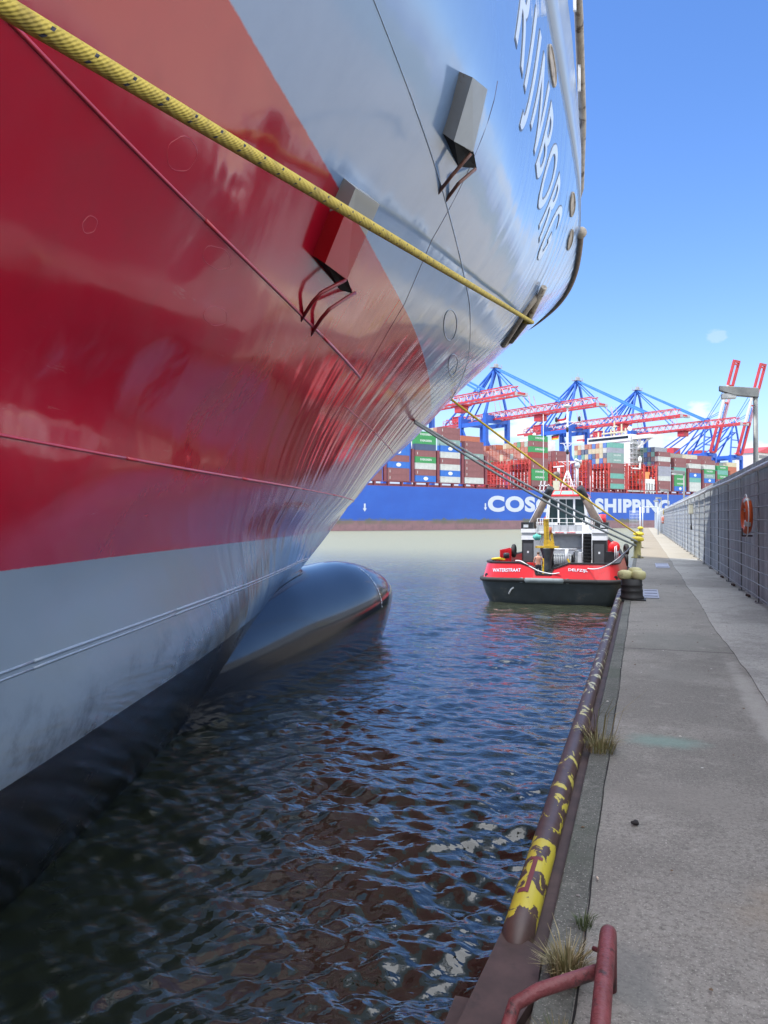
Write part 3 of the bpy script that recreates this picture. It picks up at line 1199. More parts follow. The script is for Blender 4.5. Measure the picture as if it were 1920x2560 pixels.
# ------------------------------------------------------------------ ropes
def sag_line(a, b, sag, n=40):
    a, b = Vector(a), Vector(b)
    return [a.lerp(b, i / n) - Vector((0, 0, 4 * sag * (i / n) * (1 - i / n))) for i in range(n + 1)]


def rope_material(name, col, fleck, r, flecks=True):
    """object X runs along the rope: braid ridges and paired dark flecks"""
    m, nt, b = new_mat(name)
    L = nt.links
    tc = N(nt, 'ShaderNodeTexCoord')
    sep = N(nt, 'ShaderNodeSeparateXYZ')
    L.new(tc.outputs['Object'], sep.inputs[0])

    def mt(op, a, bb=None, cc=None):
        n = N(nt, 'ShaderNodeMath', operation=op)
        for i, v in enumerate((a, bb, cc)):
            if v is None:
                continue
            if isinstance(v, (int, float)):
                n.inputs[i].default_value = v
            else:
                L.new(v, n.inputs[i])
        return n.outputs[0]
    ang = mt('DIVIDE', mt('ARCTAN2', sep.outputs['Y'], sep.outputs['Z']), 2 * math.pi)
    xs = sep.outputs['X']
    s1 = mt('SINE', mt('MULTIPLY', mt('ADD', mt('MULTIPLY', xs, 9.0), mt('MULTIPLY', ang, 8.0)), 2 * math.pi))
    s2 = mt('SINE', mt('MULTIPLY', mt('SUBTRACT', mt('MULTIPLY', xs, 26.0), mt('MULTIPLY', ang, 14.0)), 2 * math.pi))
    hgt = mt('ADD', mt('MULTIPLY', s1, 0.4), mt('MULTIPLY', s2, 0.6))
    nz = N(nt, 'ShaderNodeTexNoise')
    nz.inputs['Scale'].default_value = 5
    nz.inputs['Detail'].default_value = 8
    nz.inputs['Roughness'].default_value = 0.65
    L.new(tc.outputs['Object'], nz.inputs['Vector'])
    st = N(nt, 'ShaderNodeMapRange', interpolation_type='SMOOTHSTEP')
    st.inputs['From Min'].default_value = 0.45
    st.inputs['From Max'].default_value = 0.75
    L.new(nz.outputs['Fac'], st.inputs['Value'])
    mx = N(nt, 'ShaderNodeMix', data_type='RGBA')
    L.new(st.outputs[0], mx.inputs['Factor'])
    mx.inputs['A'].default_value = (*col, 1)
    mx.inputs['B'].default_value = (col[0] * 0.55, col[1] * 0.52, col[2] * 0.7, 1)
    last = mx.outputs['Result']
    if flecks:
        fx = mt('FRACT', mt('ADD', mt('MULTIPLY', xs, 3.1), mt('MULTIPLY', ang, -0.9)))
        on = mt('LESS_THAN', mt('ABSOLUTE', mt('SUBTRACT', fx, 0.5)), 0.045)
        fa = mt('FRACT', mt('MULTIPLY', ang, 6.0))
        on2 = mt('LESS_THAN', mt('ABSOLUTE', mt('SUBTRACT', fa, 0.5)), 0.22)
        m2 = N(nt, 'ShaderNodeMix', data_type='RGBA')
        L.new(mt('MULTIPLY', on, on2), m2.inputs['Factor'])
        L.new(last, m2.inputs['A'])
        m2.inputs['B'].default_value = (*fleck, 1)
        last = m2.outputs['Result']
    L.new(last, b.inputs['Base Color'])
    b.inputs['Roughness'].default_value = 0.8
    bp = N(nt, 'ShaderNodeBump')
    bp.inputs['Strength'].default_value = 0.55
    bp.inputs['Distance'].default_value = r * 0.10
    L.new(hgt, bp.inputs['Height'])
    L.new(bp.outputs[0], b.inputs['Normal'])
    return m


def rope(name, pts, r, mat, label, cat='rope', group=None, n=14):
    """object at the first point with its X axis along the rope"""
    a, b = Vector(pts[len(pts) // 3]), Vector(pts[-1])
    rot = (b - a).to_track_quat('X', 'Z').to_matrix().to_4x4()
    Mx = Matrix.Translation(a) @ rot
    inv = Mx.inverted()
    mb = MB().tube([inv @ Vector(p) for p in pts], r, n)
    o = mb.build(name, mat)
    o.matrix_world = Mx
    return tag(o, label, cat, group)


ch_pt = on_hull(20.0, 10.30, 0.34)[0]
near = Vector((-2.74, 2.76, 7.33))
d = (near - ch_pt)
end = near + d * 0.95
rope('mooring_rope', [on_hull(20.9, 10.35, -0.05)[0], on_hull(20.45, 10.33, 0.2)[0]] + sag_line(ch_pt, end, 0.0, 60), 0.052, rope_material('yellow_rope', (0.53, 0.40, 0.065), (0.03, 0.03, 0.05), 0.056),
     'thick yellow mooring rope with dark flecks, stretched across the red ship bow', 'rope', n=24)

# ------------------------------------------------------------------ the quay
QZ = CAM_Z - 1.55


def concrete(name, c1, c2, scale=1.0, joints=None, speck=True, green=None, stretch=(1, 1, 1), rough=0.85, bump=0.35, streak=None, stains=None, sunlit_sandy=None):
    m, nt, b = new_mat(name)
    L = nt.links
    geo = N(nt, 'ShaderNodeNewGeometry')
    mp = N(nt, 'ShaderNodeMapping')
    mp.inputs['Scale'].default_value = stretch
    L.new(geo.outputs['Position'], mp.inputs['Vector'])

    def noise(sc_, det, ro, vec=None):
        n = N(nt, 'ShaderNodeTexNoise')
        n.inputs['Scale'].default_value = sc_
        n.inputs['Detail'].default_value = det
        n.inputs['Roughness'].default_value = ro
        L.new(vec or mp.outputs[0], n.inputs['Vector'])
        return n.outputs['Fac']

    def step(x, lo, hi):
        n = N(nt, 'ShaderNodeMapRange', interpolation_type='SMOOTHSTEP')
        n.inputs['From Min'].default_value = lo
        n.inputs['From Max'].default_value = hi
        L.new(x, n.inputs['Value'])
        return n.outputs[0]

    def mix(f, a, bb, amt=None):
        n = N(nt, 'ShaderNodeMix', data_type='RGBA')
        if amt is not None:
            k = N(nt, 'ShaderNodeMath', operation='MULTIPLY')
            L.new(f, k.inputs[0])
            k.inputs[1].default_value = amt
            f = k.outputs[0]
        L.new(f, n.inputs['Factor'])
        for k, v in (('A', a), ('B', bb)):
            if isinstance(v, tuple):
                n.inputs[k].default_value = (*v, 1)
            else:
                L.new(v, n.inputs[k])
        return n.outputs['Result']
    col = mix(step(noise(0.9 * scale, 6, 0.6), 0.35, 0.68), c1, c2)
    fine = noise(38 * scale, 4, 0.7)
    col = mix(step(noise(0.45 * scale, 8, 0.66), 0.44, 0.62), col, tuple(0.55 * v for v in c1), 0.75)
    col = mix(step(noise(2.3 * scale, 9, 0.72), 0.52, 0.66), col, tuple(0.5 * v for v in c1), 0.45)
    col = mix(step(fine, 0.42, 0.7), col, tuple(0.45 * v for v in c1), 0.7)
    if speck:
        col = mix(step(noise(110, 2, 0.5), 0.60, 0.70), col, (0.60, 0.58, 0.53), 0.5)
        col = mix(step(noise(85, 2, 0.5), 0.60, 0.68), col, (0.09, 0.085, 0.08), 0.55)
    col = mix(step(noise(5 * scale, 8, 0.7), 0.55, 0.75), col, tuple(min(1, 1.5 * v) for v in c2), 0.35)
    if speck:
        vo = N(nt, 'ShaderNodeTexVoronoi')
        vo.inputs['Scale'].default_value = 26
        L.new(geo.outputs['Position'], vo.inputs['Vector'])
        col = mix(step(vo.outputs['Distance'], 0.13, 0.07), col, (0.55, 0.54, 0.50), 0.35)
        v2 = N(nt, 'ShaderNodeTexVoronoi')
        v2.inputs['Scale'].default_value = 2.4
        L.new(geo.outputs['Position'], v2.inputs['Vector'])
        col = mix(step(v2.outputs['Distance'], 0.032, 0.022), col, (0.62, 0.62, 0.6), 0.9)
    for (sx, sy, rx, ry, sc_, am) in (stains or []):
        vm = N(nt, 'ShaderNodeVectorMath', operation='SUBTRACT')
        L.new(geo.outputs['Position'], vm.inputs[0])
        vm.inputs[1].default_value = (sx, sy, 0)
        v2 = N(nt, 'ShaderNodeVectorMath', operation='MULTIPLY')
        L.new(vm.outputs[0], v2.inputs[0])
        v2.inputs[1].default_value = (1 / rx, 1 / ry, 0)
        v3 = N(nt, 'ShaderNodeVectorMath', operation='LENGTH')
        L.new(v2.outputs[0], v3.inputs[0])
        k = N(nt, 'ShaderNodeMath', operation='MULTIPLY_ADD')
        L.new(noise(3.5, 6, 0.65), k.inputs[0])
        k.inputs[1].default_value = 1.4
        L.new(v3.outputs['Value'], k.inputs[2])
        col = mix(step(k.outputs[0], 1.75, 1.05), col, sc_, am)
    if green:
        col = mix(step(noise(1.6, 6, 0.6), 0.5, 0.72), col, green, 0.6)
    if streak:
        sm = N(nt, 'ShaderNodeMapping')
        sm.inputs['Scale'].default_value = (1, 1.3, 0.06)
        L.new(geo.outputs['Position'], sm.inputs['Vector'])
        col = mix(step(noise(2.6, 6, 0.65, sm.outputs[0]), 0.42, 0.60), col, streak, 0.9)
        col = mix(step(noise(7.0, 5, 0.7, sm.outputs[0]), 0.54, 0.66), col, tuple(0.6 * v for v in streak), 0.6)
        col = mix(step(noise(6.5, 4, 0.6, sm.outputs[0]), 0.52, 0.68), col, tuple(min(1, 1.7 * v) for v in c2), 0.35)
    sep = N(nt, 'ShaderNodeSeparateXYZ')
    L.new(geo.outputs['Position'], sep.inputs[0])
    if sunlit_sandy:
        col = mix(step(sep.outputs['Y'], 31.6, 33.2), col, sunlit_sandy, 0.75)  # sunlit sandy tone put into the colour of the far paving
    for (axis, at, width) in (joints or []):
        wob = noise(7, 3, 0.6)
        k = N(nt, 'ShaderNodeMath', operation='MULTIPLY_ADD')
        L.new(wob, k.inputs[0])
        k.inputs[1].default_value = 0.03
        L.new(sep.outputs[axis], k.inputs[2])
        k2 = N(nt, 'ShaderNodeMath', operation='SUBTRACT')
        L.new(k.outputs[0], k2.inputs[0])
        k2.inputs[1].default_value = at + 0.015
        k3 = N(nt, 'ShaderNodeMath', operation='ABSOLUTE')
        L.new(k2.outputs[0], k3.inputs[0])
        col = mix(step(k3.outputs[0], width, width * 0.4), col, (0.03, 0.03, 0.03), 0.8)
    L.new(col, b.inputs['Base Color'])
    b.inputs['Roughness'].default_value = rough
    b.inputs['Specular IOR Level'].default_value = 0.3
    bp = N(nt, 'ShaderNodeBump')
    bp.inputs['Strength'].default_value = bump
    bp.inputs['Distance'].default_value = 0.01
    L.new(fine, bp.inputs['Height'])
    L.new(bp.outputs[0], b.inputs['Normal'])
    return m


M['slab'] = concrete('quay_slab', (0.285, 0.275, 0.25), (0.365, 0.352, 0.32), joints=[('Y', 9.75, 0.022), ('Y', 14.3, 0.014), ('Y', 19.8, 0.022), ('Y', 32.2, 0.02), ('Y', 44, 0.02)], sunlit_sandy=(0.27, 0.228, 0.165), stains=[(0.15, 5.75, 0.30, 0.22, (0.20, 0.33, 0.29), 0.6), (0.75, 3.2, 0.5, 0.6, (0.30, 0.24, 0.17), 0.45), (0.9, 6.8, 0.12, 3.0, (0.44, 0.43, 0.40), 0.5), (0.35, 10.6, 0.8, 1.0, (0.20, 0.21, 0.19), 0.5), (0.5, 2.4, 0.3, 0.25, (0.17, 0.165, 0.16), 0.5), (-0.05, 2.75, 0.16, 0.25, (0.15, 0.155, 0.15), 0.6), (0.2, 4.6, 0.5, 0.35, (0.23, 0.22, 0.2), 0.5), (0.3, 8.2, 0.35, 0.5, (0.22, 0.22, 0.2), 0.5)])
M['slab_pale'] = concrete('quay_slab_pale', (0.42, 0.415, 0.39), (0.49, 0.485, 0.455), joints=[('Y', 32.2, 0.02), ('Y', 17.0, 0.01), ('Y', 48, 0.02)], sunlit_sandy=(0.33, 0.295, 0.23))
M['strip'] = concrete('edge_beam', (0.14, 0.15, 0.135), (0.24, 0.245, 0.22), green=(0.08, 0.10, 0.075), joints=[('Y', 6.4, 0.01), ('Y', 9.4, 0.012), ('Y', 13.1, 0.01)])
M['wall'] = concrete('flood_wall', (0.47, 0.515, 0.545), (0.57, 0.61, 0.63), speck=False, streak=(0.29, 0.32, 0.345), scale=0.7)
Y1 = 150
mb = MB()
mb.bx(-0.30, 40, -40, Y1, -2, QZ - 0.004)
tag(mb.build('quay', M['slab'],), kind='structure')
mb = MB().bx(-0.335, -0.215, -40, Y1, QZ - 0.5, QZ + 0.004)
tag(mb.build('kerb', M['strip'], bevel=0.008), kind='structure')
# the open crack between edge beam and slab
mb = MB()
rr = random.Random(9)
vs, fs = [], []
yy, i = 1.0, 0
xo = 0.0
while yy < 40:
    xo = 0.9 * xo + rr.uniform(-0.003, 0.003)
    w = 0.0015 + 0.0025 * abs(math.sin(yy * 1.7) * math.sin(yy * 0.53 + 1)) + rr.uniform(0, 0.0012)
    vs += [(-0.212 + xo - w, yy, QZ + 0.0065), (-0.212 + xo + w, yy, QZ + 0.0065)]
    if i:
        fs.append((2 * i - 2, 2 * i - 1, 2 * i + 1, 2 * i))
    i += 1
    yy += rr.uniform(0.03, 0.09) * (1 + yy / 12)
mb.add(vs, fs)
tag(mb.build('joint_crack', M['dark']), kind='structure')
# ragged edge between the dark slab and the pale paving
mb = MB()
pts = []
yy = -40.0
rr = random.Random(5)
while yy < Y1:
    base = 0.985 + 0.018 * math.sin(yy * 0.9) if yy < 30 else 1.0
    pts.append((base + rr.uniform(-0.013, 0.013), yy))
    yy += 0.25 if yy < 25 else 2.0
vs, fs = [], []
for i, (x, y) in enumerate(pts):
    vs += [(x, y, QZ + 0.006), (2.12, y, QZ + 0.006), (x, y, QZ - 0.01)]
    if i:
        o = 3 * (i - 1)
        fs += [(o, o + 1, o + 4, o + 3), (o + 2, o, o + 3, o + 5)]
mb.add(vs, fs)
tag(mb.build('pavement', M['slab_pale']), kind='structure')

# steel edge: a rusty angle under the rubbing pipe, with the fascia below it
M['rust'] = paint('rust_brown_steel', (0.062, 0.036, 0.032), 0.65, var=0.35, scale=7, dirt=(0.035, 0.022, 0.02), dirt_amt=0.3, dirt_scale=4)
PX = -0.445
EDGE = thing('quay_edge_beam', 'rusty brown steel edging bolted along the quay wall under the paint-worn pipe', 'edge beam', (PX, 2.0, QZ))


def edge_part(mb, name, mat):
    o = mb.build(name, mat, EDGE)
    o.location = (-PX, -2.0, -QZ)
    return o


edge_part(MB().bx(-0.40, -0.338, -12, 17.6, QZ - 0.9, QZ - 0.03), 'angle', M['rust'])
edge_part(MB().bx(-0.62, -0.402, -12, 2.62, QZ - 0.9, QZ - 0.10), 'fascia', M['rust'])
mb = MB()
zt = QZ + 0.012
mb.prism([(-0.50, 2.92, zt), (-0.345, 2.80, zt), (-0.33, 2.55, zt - .0), (-0.37, 2.36, zt), (-0.40, 2.0, zt), (-0.56, 2.0, zt)], (0, 0, 0), (0, 0, -0.05))
edge_part(mb, 'end_plate', M['rust'])
edge_part(MB().bx(-0.56, -0.40, -12, 2.0, QZ - 0.06, QZ + 0.01), 'cap_plate', M['rust'])


def pipe_material():
    """dark rust-brown with worn yellow paint; the paint is nearly whole at the near end and chalky further on"""
    m, nt, b = new_mat('worn_pipe_paint')
    L = nt.links
    geo = N(nt, 'ShaderNodeNewGeometry')
    sep = N(nt, 'ShaderNodeSeparateXYZ')
    L.new(geo.outputs['Position'], sep.inputs[0])
    mp = N(nt, 'ShaderNodeMapping')
    mp.inputs['Scale'].default_value = (11, 6.5, 11)
    mp.inputs['Rotation'].default_value = (0, 0, 0.4)
    L.new(geo.outputs['Position'], mp.inputs['Vector'])
    nz = N(nt, 'ShaderNodeTexNoise')
    nz.inputs['Scale'].default_value = 1.0
    nz.inputs['Detail'].default_value = 7
    nz.inputs['Roughness'].default_value = 0.55
    nz.inputs['Distortion'].default_value = 0.7
    L.new(mp.outputs[0], nz.inputs['Vector'])
    fc = N(nt, 'ShaderNodeMapRange')
    fc.inputs['From Min'].default_value = 3.3
    fc.inputs['From Max'].default_value = 3.9
    fc.inputs['To Min'].default_value = 0.13
    fc.inputs['To Max'].default_value = 0.0
    L.new(sep.outputs['Y'], fc.inputs['Value'])
    f2 = N(nt, 'ShaderNodeMapRange')
    f2.inputs['From Min'].default_value = 2.86
    f2.inputs['From Max'].default_value = 2.98
    f2.inputs['To Min'].default_value = -0.10
    f2.inputs['To Max'].default_value = 0.16
    L.new(sep.outputs['Y'], f2.inputs['Value'])
    mn = N(nt, 'ShaderNodeMath', operation='MINIMUM')
    L.new(fc.outputs[0], mn.inputs[0])
    L.new(f2.outputs[0], mn.inputs[1])
    ad = N(nt, 'ShaderNodeMath', operation='ADD')
    L.new(nz.outputs['Fac'], ad.inputs[0])
    L.new(mn.outputs[0], ad.inputs[1])
    st = N(nt, 'ShaderNodeMapRange', interpolation_type='SMOOTHSTEP')
    st.inputs['From Min'].default_value = 0.565
    st.inputs['From Max'].default_value = 0.585
    L.new(ad.outputs[0], st.inputs['Value'])
    ch = N(nt, 'ShaderNodeMapRange')
    ch.inputs['From Min'].default_value = 4.0
    ch.inputs['From Max'].default_value = 7.5
    L.new(sep.outputs['Y'], ch.inputs['Value'])
    yc = N(nt, 'ShaderNodeMix', data_type='RGBA')
    L.new(ch.outputs[0], yc.inputs['Factor'])
    yc.inputs['A'].default_value = (0.54, 0.46, 0.04, 1)
    yc.inputs['B'].default_value = (0.52, 0.52, 0.34, 1)
    n2 = N(nt, 'ShaderNodeTexNoise')
    n2.inputs['Scale'].default_value = 14
    n2.inputs['Detail'].default_value = 6
    L.new(geo.outputs['Position'], n2.inputs['Vector'])
    rc = N(nt, 'ShaderNodeMix', data_type='RGBA')
    L.new(n2.outputs['Fac'], rc.inputs['Factor'])
    rc.inputs['A'].default_value = (0.040, 0.024, 0.021, 1)
    rc.inputs['B'].default_value = (0.115, 0.068, 0.057, 1)
    mx = N(nt, 'ShaderNodeMix', data_type='RGBA')
    L.new(st.outputs[0], mx.inputs['Factor'])
    L.new(rc.outputs['Result'], mx.inputs['A'])
    L.new(yc.outputs['Result'], mx.inputs['B'])
    L.new(mx.outputs['Result'], b.inputs['Base Color'])
    b.inputs['Roughness'].default_value = 0.45
    bp = N(nt, 'ShaderNodeBump')
    bp.inputs['Strength'].default_value = 0.35
    bp.inputs['Distance'].default_value = 0.004
    ad2 = N(nt, 'ShaderNodeMath', operation='ADD')
    L.new(n2.outputs['Fac'], ad2.inputs[0])
    L.new(st.outputs[0], ad2.inputs[1])
    L.new(ad2.outputs[0], bp.inputs['Height'])
    L.new(bp.outputs[0], b.inputs['Normal'])
    return m


PIPE = pipe_material()
pts = [(PX, y, QZ + 0.0) for y in np.concatenate([np.linspace(2.88, 4, 6), np.linspace(4.5, 17.3, 20)])]
mb = MB()
mb.tube([(PX, 2.80, QZ - 0.045), (PX, 2.83, QZ - 0.02)] + pts + [(PX, 17.4, QZ - 0.02)], [0.02, 0.045] + [0.06] * len(pts) + [0.03], 22)
edge_part(mb, 'rubbing_pipe', PIPE)
# the stencilled letter at the near end, bent over the pipe
mb = MB()


def on_pipe(y, s, r=0.0615):
    a = s / r
    return (PX + math.sin(a) * r, y, QZ + math.cos(a) * r)


def pipe_patch(y0, y1, s0, s1):
    n = 5
    vs = [on_pipe(y, s0 + (s1 - s0) * i / n) for y in (y0, y1) for i in range(n + 1)]
    mb.add(vs, [(i, i + 1, n + 2 + i, n + 1 + i) for i in range(n)])


pipe_patch(3.13, 3.42, -0.012, 0.008)
pipe_patch(3.42, 3.45, -0.028, 0.028)
pipe_patch(3.11, 3.15, -0.040, 0.008)
edge_part(mb, 'stencil_letter', paint('maroon_stencil', (0.17, 0.035, 0.04), 0.6))

# the low ladder rail in front
M['maroon'] = paint('maroon_paint', (0.20, 0.052, 0.056), 0.5, var=0.25, scale=9, bump=0.25, bscale=60, dirt=(0.055, 0.03, 0.03), dirt_amt=0.35, dirt_scale=24)
LADDER = thing('ladder_grab_rail', 'dark red steel pipe grab rail of a quay ladder standing by the dry grass tuft', 'grab rail', (-0.11, 2.6, QZ))


def lad(mb, name):
    o = mb.build(name, M['maroon'], LADDER)
    o.location = (0.11, -2.6, -QZ)
    return o


zr = QZ + 0.205
lad(MB().tube([(-0.11, 2.66, QZ - 0.02), (-0.11, 2.66, QZ + 0.14), (-0.11, 2.645, zr - 0.015), (-0.11, 2.60, zr + 0.0), (-0.11, 2.5, zr + 0.004), (-0.11, 0.4, zr + 0.004)], 0.0265, 16), 'side_rail')
lad(MB().tube([(-0.13, 2.44, zr - 0.03), (-0.30, 2.36, zr - 0.075), (-0.365, 2.31, zr - 0.10), (-0.385, 2.24, zr - 0.16), (-0.39, 2.2, QZ - 0.04)], 0.021, 14), 'cross_rail')
lad(MB().tube([(-0.13, 2.58, zr - 0.045), (-0.155, 2.60, zr - 0.05)], 0.008, 8), 'stud')

# ------------------------------------------------------------------ flood wall and what hangs on it
WX = 2.10
WALL = thing('flood_wall', 'long grey concrete flood wall with streaked face running along the quay', 'wall', (WX, 20, QZ))


def wpart(mb, name, mat, parent=WALL, base=None, bevel=0.0):
    o = mb.build(name, mat, parent, bevel)
    l = base or parent.location
    o.location = (-l[0], -l[1], -l[2])
    return o


mb = MB()
y = -12.0
k = 0
while y < 148:                                   # cast panels with a thin open joint, every other one a hair proud
    L = 2.6
    mb.bx(WX + (0.0 if k % 2 else 0.008), WX + 0.42, y + 0.002, y + L - 0.002, QZ - 0.2, QZ + 2.48)
    y += L
    k += 1
mb.bx(WX + 0.05, WX + 0.40, -12, 148, QZ - 0.2, QZ + 2.44)
wpart(mb, 'wall_panels', M['wall'])
mb = MB()
mb.bx(WX - 0.006, WX + 0.46, -12, 148, QZ + 2.484, QZ + 2.67)
wpart(mb, 'coping', M['wall'], bevel=0.015)

FX = WX - 0.10
FENCE = thing('mesh_fence', 'galvanised wire fence with round top rail standing against the flood wall', 'fence', (FX, 20, QZ))
M['galv'] = paint('galvanised_pipe', (0.55, 0.56, 0.56), 0.5, 0.2, var=0.25, scale=5, dirt=(0.16, 0.12, 0.09), dirt_amt=0.15, dirt_scale=2)
M['wire'] = paint('fence_wire', (0.26, 0.265, 0.27), 0.55, 0.4, var=0.2)
mb = MB()
for i in range(10):
    z = QZ + 0.12 + i * 0.235
    mb.tube([(FX, yy, z + 0.008 * math.sin(yy * 0.9 + i)) for yy in np.arange(3.0, 100, 1.3)], 0.0115, 5)
wpart(mb, 'wire_bars', M['wire'], FENCE)
rail = []
for yy in np.arange(2.4, 100, 1.3):
    rail.append((FX - 0.03, yy, QZ + 2.46 + 0.012 * math.sin(yy * 0.55)))
wpart(MB().tube(rail, 0.043, 10), 'top_rail', M['galv'], FENCE)
post_me = None
for i in range(37):
    yy = 2.6 + 2.6 * i
    if post_me is None:
        mb = MB().tube([(0, 0, 0), (0, 0, 2.45)], 0.013, 8)
        mb.box((0, 0, 0.012), (0.12, 0.14, 0.02))
        mb.lathe([(0.016, 0.02), (0.016, 0.05), (0.001, 0.055)], (-0.04, 0.04, 0), 8)
        post_me = mb.mesh('post')
        post_me.materials.append(M['wire'])
    o = link('post', post_me, FENCE)
    o.location = (0.02, yy - 20, 0)
for yy in (16.6, 19.2, 21.8):
    o = MB().tube([(FX - 0.02, yy, QZ + 0.02), (FX - 0.02, yy, QZ + 0.05), (FX - 0.06, yy + 0.05, QZ + 0.06)], 0.03, 8)
    wpart(o, 'clamp', M['rust'], FENCE)


def life_ring(y, z, R0, r, label, group=None):
    t = thing('life_ring', label, 'life ring', (FX - 0.10, y, z), group=group)
    MB().torus((0, 0, 0), R0, r, (1, 0.05, 0), 32, 12).build('ring', M['orange'], t)
    for a in range(4):
        an = a * math.pi / 2 + 0.5
        c = Vector((0, math.cos(an), math.sin(an)))
        mb = MB()
        pts = []
        for j in range(5):
            q = an + (j - 2) * 0.07
            pts.append((0, math.cos(q) * R0, math.sin(q) * R0))
        mb.tube(pts, r * 1.06, 12)
        mb.build('reflective_band', M['lightgrey'], t)
    pts = []
    for j in range(33):
        an = j / 32 * 2 * math.pi
        k = (an - 0.5) / (math.pi / 2)
        bow = abs(math.sin((an - 0.5) * 2)) * 0.06
        pts.append((-0.01, math.cos(an) * (R0 + r + bow), math.sin(an) * (R0 + r + bow)))
    MB().tube(pts[:-1], 0.011, 6, closed=True).build('grab_line', M['white'], t)
    # bracket and hanging end of line
    mb = MB().beam((0.02, 0.0, -R0 - 0.10), (0.10, 0, -R0 - 0.10), 0.05, 0.03)
    mb.beam((-0.08, 0.0, -R0 - 0.10), (0.03, 0, -R0 - 0.10), 0.05, 0.03)
    mb.beam((-0.08, 0.0, -R0 - 0.10), (-0.08, 0, -R0 + 0.05), 0.05, 0.02)
    mb.build('bracket', M['rust'], t)
    return t


life_ring(16.25, 5.07, 0.29, 0.065, 'large orange life ring with white line, hung on the shaded part of the wire fence')
life_ring(79.0, 4.95, 0.30, 0.07, 'small faraway orange life ring hanging by the far gate, nearer to the junction box')
life_ring(84.0, 4.95, 0.30, 0.07, 'small faraway orange life ring hanging by the far gate, just behind another ring')
for (y, lab) in ((80.5, 'pale board on the far fence above the first distant life ring'), (85.2, 'pale board on the far fence above the second distant life ring')):
    t = thing('notice_board', lab, 'board', (FX - 0.06, y, 5.75))
    MB().box((0, 0, 0), (0.03, 0.75, 0.6)).build('panel', M['yellow'] if y < 82 else M['lightgrey'], t)
    MB().box((0, 0, 0.31), (0.05, 0.8, 0.03)).box((0, 0, -0.31), (0.05, 0.8, 0.03)).build('frame', M['steel'], t)

t = thing('junction_box', 'small pale electrical junction box on the fence with a cable dropping from it', 'junction box', (FX - 0.09, 34.3, 5.42))
MB().bx(-0.09, 0.09, -0.13, 0.13, -0.2, 0.2).build('case', paint('cream_plastic', (0.55, 0.55, 0.45), 0.5), t, bevel=0.02)
MB().bx(-0.10, 0.1, -0.14, 0.14, 0.2, 0.235).build('lid', M['lightgrey'], t)
MB().tube([(0, 0.05, -0.2), (0.0, 0.06, -0.45), (0.02, 0.07, -0.75)], 0.02, 8).build('cable', M['rubber'], t)
MB().tube([(0.0, 0.07, -0.66), (0.02, 0.07, -0.86)], 0.04, 8).build('plug', M['black'], t)

# ------------------------------------------------------------------ lamps
LAMP_XS = WX + 0.62
lamp0 = None


def lamp(y, label):
    global lamp0
    if lamp0 is None:
        t = thing('street_lamp', label, 'street lamp', (LAMP_XS, y, QZ), group='lamps behind the flood wall')
        m = paint('lamp_pole', (0.20, 0.21, 0.205), 0.5, 0.3, var=0.2)
        MB().tube([(0, 0, 0), (0, 0, 2.5), (0, 0, 4.66)], [0.075, 0.065, 0.055], 12).build('pole', m, t)
        mb = MB()
        mb.prism([(0.07, -0.07, 4.62), (0.07, -0.07, 4.86), (-0.85, -0.11, 4.96), (-0.85, -0.11, 4.84), (-0.5, -0.1, 4.70)], (0, 0, 0), (0, 0.2, 0))
        mb.build('arm_housing', m, t, bevel=0.015)
        MB().bx(-0.80, -0.45, -0.085, 0.085, 4.62, 4.76).build('lamp_bowl', paint('lamp_bowl', (0.45, 0.47, 0.46), 0.25), t, bevel=0.02)
        MB().bx(-0.06, 0.09, -0.09, 0.09, 0.0, 0.05).build('base_plate', m, t)
        lamp0 = t
        return t
    r = lamp0.copy()
    COL.objects.link(r)
    r.location = (LAMP_XS, y, QZ)
    r['label'] = label
    for c in kids(lamp0):
        d = c.copy()
        d.parent = r
        COL.objects.link(d)
    return r


for (y, lab) in ((21.4, 'grey street lamp standing tall behind the wall, its head before the red crane booms'),
                 (56.8, 'pale street lamp rising in front of the green container stacks, second along the wall'),
                 (91.6, 'street lamp third along the wall, standing just above the blue hull'),
                 (125.0, 'street lamp fourth along the wall, small and before the white hull letters'),
                 (146.0, 'farthest and smallest street lamp, at the very end of the wall')):
    lamp(y, lab)

# ------------------------------------------------------------------ far end: gate, ladder guard
M['gatewhite'] = paint('pale_gate_paint', (0.50, 0.55, 0.60), 0.45)
t = thing('quay_gate', 'pale tall gate frame across the far end of the quay walk', 'gate', (0.75, 81, QZ))
for x in (-0.72, 0.72):
    MB().tube([(x, 0, 0), (x, 0, 2.75)], 0.055, 8).build('post', M['gatewhite'], t)
MB().tube([(-0.72, 0, 2.75), (0.72, 0, 2.75)], 0.05, 8).build('lintel', M['gatewhite'], t)
mb = MB()
for i in range(12):
    mb.rod((0.72 + 0.05 * i, 0, 0.1), (0.72 + 0.05 * i, 0, 2.6), 0.012, 5)
mb.rod((0.72, 0, 2.6), (1.3, 0, 2.6), 0.02, 5)
mb.build('side_grille', M['gatewhite'], t)
t = thing('safety_ladder_guard', 'tall pale mesh guard with white post beside the far gate, over the water edge', 'guard', (-0.25, 78, QZ))
MB().tube([(0.05, 0, 0), (0.05, 0, 2.75)], 0.06, 8).build('post', M['white'], t)
mb = MB()
for i in range(9):
    mb.rod((-0.9 + 0.12 * i, 0, 0.0), (-0.9 + 0.12 * i, 0, 2.4), 0.012, 5)
for i in range(8):
    mb.rod((-0.9, 0, 0.2 + 0.3 * i), (0.05, 0, 0.2 + 0.3 * i), 0.012, 5)
mb.build('mesh_panel', M['gatewhite'], t)


